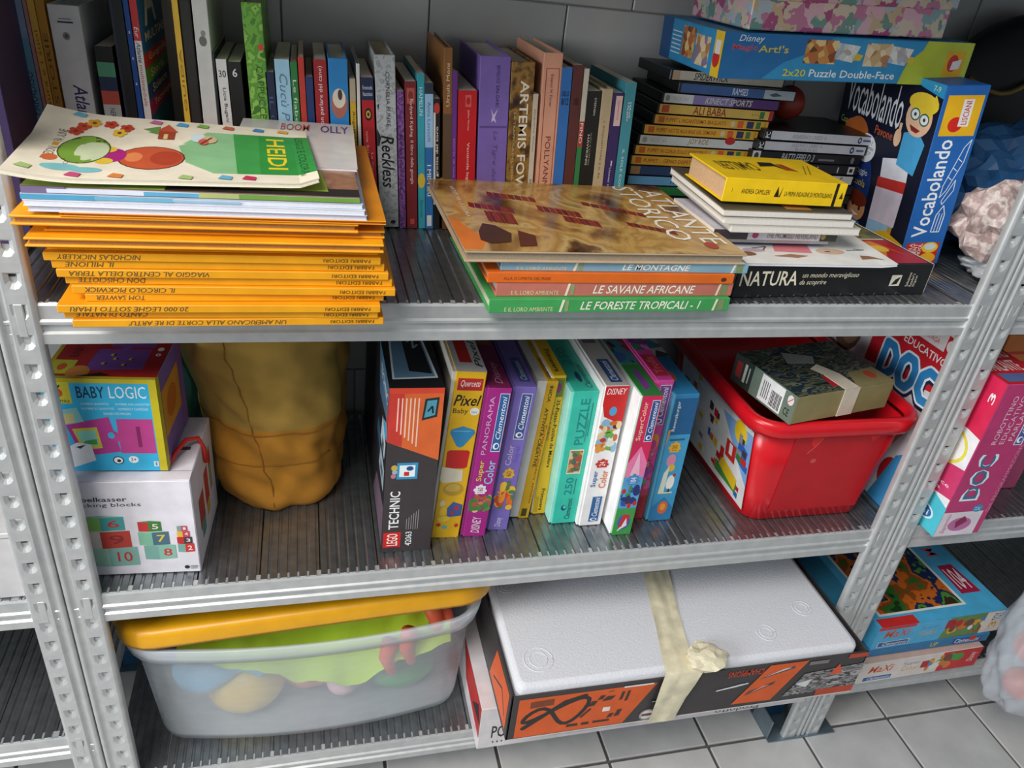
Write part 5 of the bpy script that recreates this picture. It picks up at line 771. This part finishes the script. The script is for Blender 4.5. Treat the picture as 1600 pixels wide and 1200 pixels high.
lvf = [(.008, w-.018, .005, d-.005, .012, .004), (.008, w-.018, .005, d-.005, .012, h+.006), (.010, w-.020, .007, d-.007, .012, h+.0105), (.016, w-.026, .013, d-.013, .010, h+.0125)]
fi = tub('foam_insert', tcar, lvf, foam)
rb = MB()
for cx, cy, r_ in ((.05, .05, .022), (.035, .2, .014), (.43, .05, .016), (.52, .09, .016)):
    for rr_ in (r_, r_*.62):
        rb.tube([(cx+rr_*math.cos(k*math.pi/12), cy+rr_*math.sin(k*math.pi/12), h+.0125) for k in range(25)], .0007, foam, 6)
rb.build('mould_mark', tcar)['kind'] = 'stuff'
# masking tape over foam and front
tpm = M('#dcd2b4', .55, 0, .12, 60, .3); tp = MB(); n1 = 26; pts = []
path = [(.275+.0*k, .20-.2*k/14, h+.0135) for k in range(15)]+[(.268, -.0035, h+.010), (.262, -.0045, h*.8), (.254, -.0045, h*.5), (.246, -.0045, h*.2), (.242, -.004, .0)]
random.seed(5); nw = 9; vs = []
for i, p in enumerate(path):
    f = i/(len(path)-1); x0 = .268-.038*min(1, f/.74)-.006*max(0, f-.74)/.26; wd = .046+.018*math.exp(-((f-.78)/.1)**2)
    for k in range(nw):
        u = k/(nw-1); wr = .0035*max(0, noise.noise(Vector((u*5, f*3, 2.2))))+.003*abs(noise.noise(Vector((u*9+f*4, f*6, 1))))*(1 if f > .5 else .5)
        q = Vector((x0+wd*u+.01*(1-f), p[1], p[2])); q += Vector((0, 0, wr)) if i < 14 else Vector((0, -wr, wr*.3)); vs.append(q)
tp.add(vs, [(i*nw+k, i*nw+k+1, (i+1)*nw+k+1, (i+1)*nw+k) for i in range(len(path)-1) for k in range(nw-1)], tpm, True); tp.build('masking_tape', tcar, fix=False)
wad = blob('tape_wad', tcar, tpm, (.036, .026, .014), .45, 1.8, 3, 14, True, .5, True); wad.location = (.305, .012, h+.010)
# clear bin with yellow lid
def clear_mat(name, col, fac, rough=.25):
    m = bpy.data.materials.new(name); m.use_nodes = True; nt = m.node_tree; p = nt.nodes['Principled BSDF']; p.inputs['Base Color'].default_value = lin(col); p.inputs['Roughness'].default_value = rough
    t_ = nt.nodes.new('ShaderNodeBsdfTransparent'); mx = nt.nodes.new('ShaderNodeMixShader'); n = nt.nodes.new('ShaderNodeTexNoise'); n.inputs['Scale'].default_value = 14
    r = nt.nodes.new('ShaderNodeMapRange'); r.inputs['To Min'].default_value = fac-.04; r.inputs['To Max'].default_value = fac+.04
    nt.links.new(n.outputs['Fac'], r.inputs['Value']); nt.links.new(r.outputs[0], mx.inputs[0]); nt.links.new(t_.outputs[0], mx.inputs[1]); nt.links.new(p.outputs[0], mx.inputs[2]); nt.links.new(mx.outputs[0], nt.nodes['Material Output'].inputs[0]); return m
CLR = clear_mat('milky_clear_plastic', '#eaf2f8', .36)
tb_ = thing('storage_bin', 'clear milky plastic bin on the lowest shelf', 'bin', (0, 0, Z3+.0005))
def tp2(z, o=0): s = z/.235; return (.060-.016*s-o, .522+.012*s+o, .036-.020*s-o, .375+.012*s+o)
def lv2(z, o, r): return (*tp2(z, o), r, z)
tub('bin_wall', tb_, [lv2(.0, -.01, .03), lv2(.004, -.002, .034), lv2(.02, 0, .036), lv2(.210, 0, .042)], CLR, True, False, .026)
tub('rim', tb_, [lv2(.210, .0, .042), lv2(.211, .006, .05), lv2(.212, .0105, .052), lv2(.225, .012, .053), lv2(.240, .013, .054), lv2(.2415, .0105, .052), lv2(.232, .0, .04)], clear_mat('milky_rim_plastic', '#dce4ec', .55), False, False, .026)
YL = M('#e0a012', .35, 0, .05)
lid_t = thing('bin_lid', 'yellow plastic lid resting askew on the clear bin', 'lid', (.030, .016, .401), (.0, -.049, .010))
LX, LY = .530, .375
tub('lid_shell', lid_t, [(.010, LX-.010, .010, LY-.01, .05, .016), (.003, LX-.003, .003, LY-.003, .054, .004), (0, LX, 0, LY, .056, .0), (0, LX, 0, LY, .056, .004), (0, LX, 0, LY, .056, .022), (.003, LX-.003, .003, LY-.003, .054, .0275), (.012, LX-.012, .012, LY-.012, .046, .0295), (.035, LX-.035, .035, LY-.035, .03, .026)], YL, False, True)
# bin contents
GT = 'toys inside the clear bin'
def toy(name, label, loc, fn, cat='toy'):
    t = thing(name, label, cat, loc, group=GT); fn(t); return t
def sheet_cloth(t):
    b = MB(); nx, ny = 40, 22; vs = []
    for j in range(ny+1):
        for i in range(nx+1):
            u, v = i/nx, j/ny; x = -.20+.40*u; y = -.142+.22*v
            drop = -.135*max(0, 1-v*3.2)**.8*(.35+.65*math.exp(-((u-.58)/.33)**2)); z = .030*math.sin(u*3.1)*v+.018*noise.noise(Vector((u*7, v*5, 3)))+.010*noise.noise(Vector((u*16, v*12, 1)))+drop
            vs.append((x, y+.006*noise.noise(Vector((u*9, v*4, 8))), z))
    b.add(vs, [(j*(nx+1)+i, j*(nx+1)+i+1, (j+1)*(nx+1)+i+1, (j+1)*(nx+1)+i) for j in range(ny) for i in range(nx)], M('#b4d62a', .75, 0, .1, 15), True); b.build('cloth_sheet', t, fix=False)
    b = MB()
    b.add([(v[0]*.98, v[1]+.002, v[2]-.0025) for v in vs], [(j*(nx+1)+i, (j+1)*(nx+1)+i, (j+1)*(nx+1)+i+1, j*(nx+1)+i+1) for j in range(ny) for i in range(nx)], M('#4a9cc4', .75), True); b.build('lining', t, fix=False)
toy('toy_cloth', 'crumpled lime green cloth with blue lining inside clear bin', (.300, .198, Z3+.222), sheet_cloth, 'cloth')
def pin(t):
    b = MB(); b.tube([(0, 0, 0), (.012, 0, .002), (.035, 0, .004), (.055, 0, .004), (.075, 0, .004), (.09, 0, .004), (.10, 0, .004), (.112, 0, .004), (.125, 0, .004), (.14, 0, .003), (.146, 0, .003)], [.012, .03, .038, .036, .026, .016, .013, .018, .024, .018, .006], M('#5fa8d0', .4), 20); b.build('pin_body', t)
toy('skittle', 'pale blue skittle lying at the left inside clear bin', (.085, .10, Z3+.105), pin)
toy('toy_dome', 'yellow rounded toy low at left inside clear bin', (.185, .115, Z3+.012), lambda t: blob('dome', t, M('#d8b43c', .4), (.06, .05, .05), .05, 1.5, 4, 31))
toy('toy_block', 'salmon orange rounded toy in the middle of clear bin', (.285, .145, Z3+.012), lambda t: blob('lump', t, M('#d87a5a', .5), (.055, .05, .06), .15, 1.5, 4, 33))
toy('toy_block', 'blue rounded toy behind the orange one inside clear bin', (.345, .20, Z3+.012), lambda t: blob('lump', t, M('#3f7ab0', .5), (.05, .05, .09), .15, 1.5, 4, 35))
toy('toy_block', 'flat green toy low at right inside clear bin', (.43, .135, Z3+.010), lambda t: blob('lump', t, M('#3f9a5c', .5), (.06, .05, .026), .1, 1.5, 4, 37))
toy('toy_block', 'dark grey soft toy at right inside clear bin', (.445, .26, Z3+.012), lambda t: blob('lump', t, M('#4a4a58', .7), (.065, .06, .085), .15, 1.5, 4, 39))
toy('toy_block', 'pink soft toy high at left inside clear bin', (.125, .19, Z3+.14), lambda t: blob('lump', t, M('#c84a6c', .6), (.06, .05, .04), .2, 1.5, 4, 41))
toy('toy_block', 'bluish white soft toy at left back inside clear bin', (.14, .27, Z3+.012), lambda t: blob('lump', t, M('#a8b4c8', .6), (.07, .07, .10), .2, 1.5, 4, 43))
toy('toy_block', 'dark red soft toy at back inside clear bin', (.30, .29, Z3+.012), lambda t: blob('lump', t, M('#8a3a44', .6), (.08, .06, .11), .2, 1.5, 4, 45))
toy('toy_ball', 'small white pink ball low in the middle of clear bin', (.335, .095, Z3+.030), lambda t: blob('lump', t, M('#d8b4bc', .5), (.026, .024, .022), .05, 1.5, 3, 47))
def fins(t):
    b = MB()
    for k, (dx, dz) in enumerate(((0, 0), (.03, .02))): b.tube([(dx, 0, dz+.05), (dx-.006, -.004, dz+.02), (dx+.004, -.006, dz-.012)], [.013, .011, .008], M('#e0603c', .5), 12)
    b.build('fingers', t)
toy('toy_glove', 'orange fingered toy pressed against right of clear bin', (.405, .062, Z3+.115), fins)
def fin2(t):
    b = MB(); b.tube([(0, 0, .05), (.008, -.005, .025), (.016, -.008, .0)], [.014, .012, .008], M('#e0603c', .5), 12); b.tube([(.02, .01, .045), (.028, 0, .02), (.034, -.004, .004)], [.012, .010, .007], M('#e0603c', .5), 12); b.build('fingers', t)
toy('toy_glove', 'orange fingered toy at the top right corner of clear bin', (.470, .085, Z3+.160), fin2)
toy('toy_cloth', 'red and blue cloth scrap at the top right of clear bin', (.475, .20, Z3+.225), lambda t: (blob('red_scrap', t, M('#b8243c', .8), (.03, .05, .025), .3, 2, 3, 51), setattr(blob('blue_scrap', t, M('#2a5a9c', .8), (.025, .05, .02), .3, 2, 3, 53), 'location', (.022, .01, .012))), 'cloth')
# ------------------------------------------------------------------ right unit, lowest shelf
def mx_print(side, bg, pal, seed, num): return [('r', 0, 0, 1, 1, bg), ('t', 'MaXi', .06, .48, .26, .82, '#d8562c', 0, 'bi'), ('t', 'Super', .34, .58, .48, .80, '#5a8ab0', 0, 'm'), ('t', 'Color', .34, .34, .48, .56, '#d89a3c', 0, 'm')]+[('r', .04, .06, .28, .30, '#dfe4ea'), ('r', .045, .08, .275, .28, '#3a5a94'), ('t', 'Clementoni', .08, .11, .265, .25, C_, 0, 'mi')]
pm_ = ['#e0a83c', '#d87a2c', '#4a9a4c', '#3a8ac0', '#b8302c', '#e6e0d8', '#6a4a3c']
def hp(seed, u0, u1): 
    rr = random.Random(seed); return [('e', rr.uniform(u0, u1), rr.uniform(.2, .8), rr.uniform(.015, .04), rr.uniform(.1, .2), rr.choice(pm_)) for _ in range(16)]
GX = 'puzzle boxes stacked on the lowest right shelf'
mf = mx_print('w', '#dcd2ca', pm_, 3, '24')+[('r', .66, .0, 1, 1, '#c8282c')]+hp(61, .54, .78)+[('r', .50, .35, .56, .7, '#b8242c'), ('e', .80, .66, .05, .2, '#4a9a3c'), ('t', 'Disney', .9, .3, .97, .8, '#f0e0e0', 90, 'i')]
carton('puzzle_box', 'white and red puzzle box lowest of the right hand stack', 'puzzle box', (1.258, -.010, Z3+.0005), (.272, .24, .052), {'all': '#dcd2ca', 'right': '#c8282c', 'top': '#c8a89a'}, {'front': mf}, group=GX, rot=(0, 0, .02))
carton('puzzle_box', 'thin blue puzzle box in the middle of right hand stack', 'puzzle box', (1.262, .004, Z3+.0535), (.282, .24, .022), {'all': '#2f7aac'}, {'front': [('t', 'UP', .52, .25, .58, .75, '#d8c83a', 0, 'b'), ('r', .70, .2, .94, .8, '#2a5a9c'), ('t', 'Clementoni', .72, .25, .92, .75, C_, 0, 'mi'), ('e', .86, .7, .03, .3, '#c8402c')]}, group=GX, rot=(0, 0, .01))
m2 = mx_print('b', '#4fb0dc', pm_, 4, '104')+[('p', [(.52, .0), (.9, .0), (.9, 1), (.55, 1)], '#6a8a4c')]+hp(67, .56, .84)+[('r', .53, .5, .6, .9, '#a8242c'), ('r', .84, .0, 1, 1, '#e6dcd2'), ('t', 'TOY', .90, .55, .97, .92, '#3a6ab0', 90, 'b'), ('t', '3', .90, .2, .96, .5, '#d8a82c', 90, 'b'), ('p', [(.0, .88), (.28, .88), (.28, 1), (0, 1)], '#d0302c')]
toy_pic = art('jungle_print', ['#1d3a1c', '#2f6a24', '#8a4a1c', '#c8661c', '#1c2a54', '#4a8a34', '#3a2a1c'], 18, 'noise', linear=False)
mt = [('r', .0, .0, 1, 1, '#4fb0dc'), ('r', .06, .10, .74, 1.0, '#e6e6e0'), ('r', .08, .12, .72, 1.0, toy_pic), ('r', .02, .0, .3, .08, '#d0302c'), ('p', [(.78, .2), (.94, .2), (.92, .5), (.8, .5)], '#a82044'), ('t', '104', .81, .24, .91, .46, '#f0e0e4', 0, 'b'), ('t', 'MAXI', .8, .6, .9, .95, '#c86a8c', 90, 'b')]
carton('puzzle_box', 'light blue puzzle box with green picture on right hand stack', 'puzzle box', (1.268, .002, Z3+.0765), (.292, .25, .055), {'all': '#4fb0dc', 'right': '#e6dcd2'}, {'front': m2, 'top': mt}, group=GX, rot=(0, 0, .03))
carton('game_box', 'dark blue carton half hidden behind the right post', 'game box', (1.21, .27, Z3+.0005), (.28, .11, .17), {'all': '#26406c'}, {'front': [('r', .02, .9, .98, .97, '#a8b4c0'), ('r', .1, .2, .5, .7, '#3a6a4c')], 'top': [('r', .05, .1, .95, .9, '#3a4a5c')]})
bagm = clear_mat('frosted_bag_plastic', '#cfd6de', .5, .2)
t = thing('plastic_sack', 'frosted plastic sack with orange toys at the right edge', 'bag', (1.562, -.085, Z3+.002)); blob('sack', t, bagm, (.115, .072, .178), .22, 1.6, 5, 71, True, .4)
nk = MB(); nk.tube([(.02, .0, .27), (.03, .03, .31), (.035, .07, .345), (.035, .084, .374), (.035, .10, .376)], [.03, .014, .010, .008, .008], bagm, 10); nk.build('knotted_neck', t)
for k, (lb, p, s, c) in enumerate([('orange ball inside the frosted sack, upper one', (1.515, -.09, .30), .033, '#e8602c'), ('orange ball inside the frosted sack, lower one', (1.535, -.09, .205), .030, '#e8602c'), ('bright blue toy inside the frosted sack near its top', (1.56, -.085, .395), .026, '#2f9ae0')]):
    t = thing('toy_ball', lb, 'ball', p); blob('ball', t, M(c, .4), (s, s, s), .05, 1.5, 3, 80+k, False)
# ------------------------------------------------------------------ left unit
carton('plain_box', 'plain pale grey box on the left unit', 'box', (-.33, .012, Z2+.0005), (.30, .3, .10), {'all': '#c4c2c2'}, {'front': [('l', [(.0, .93), (1, .93)], .0005, '#8a8886')]})
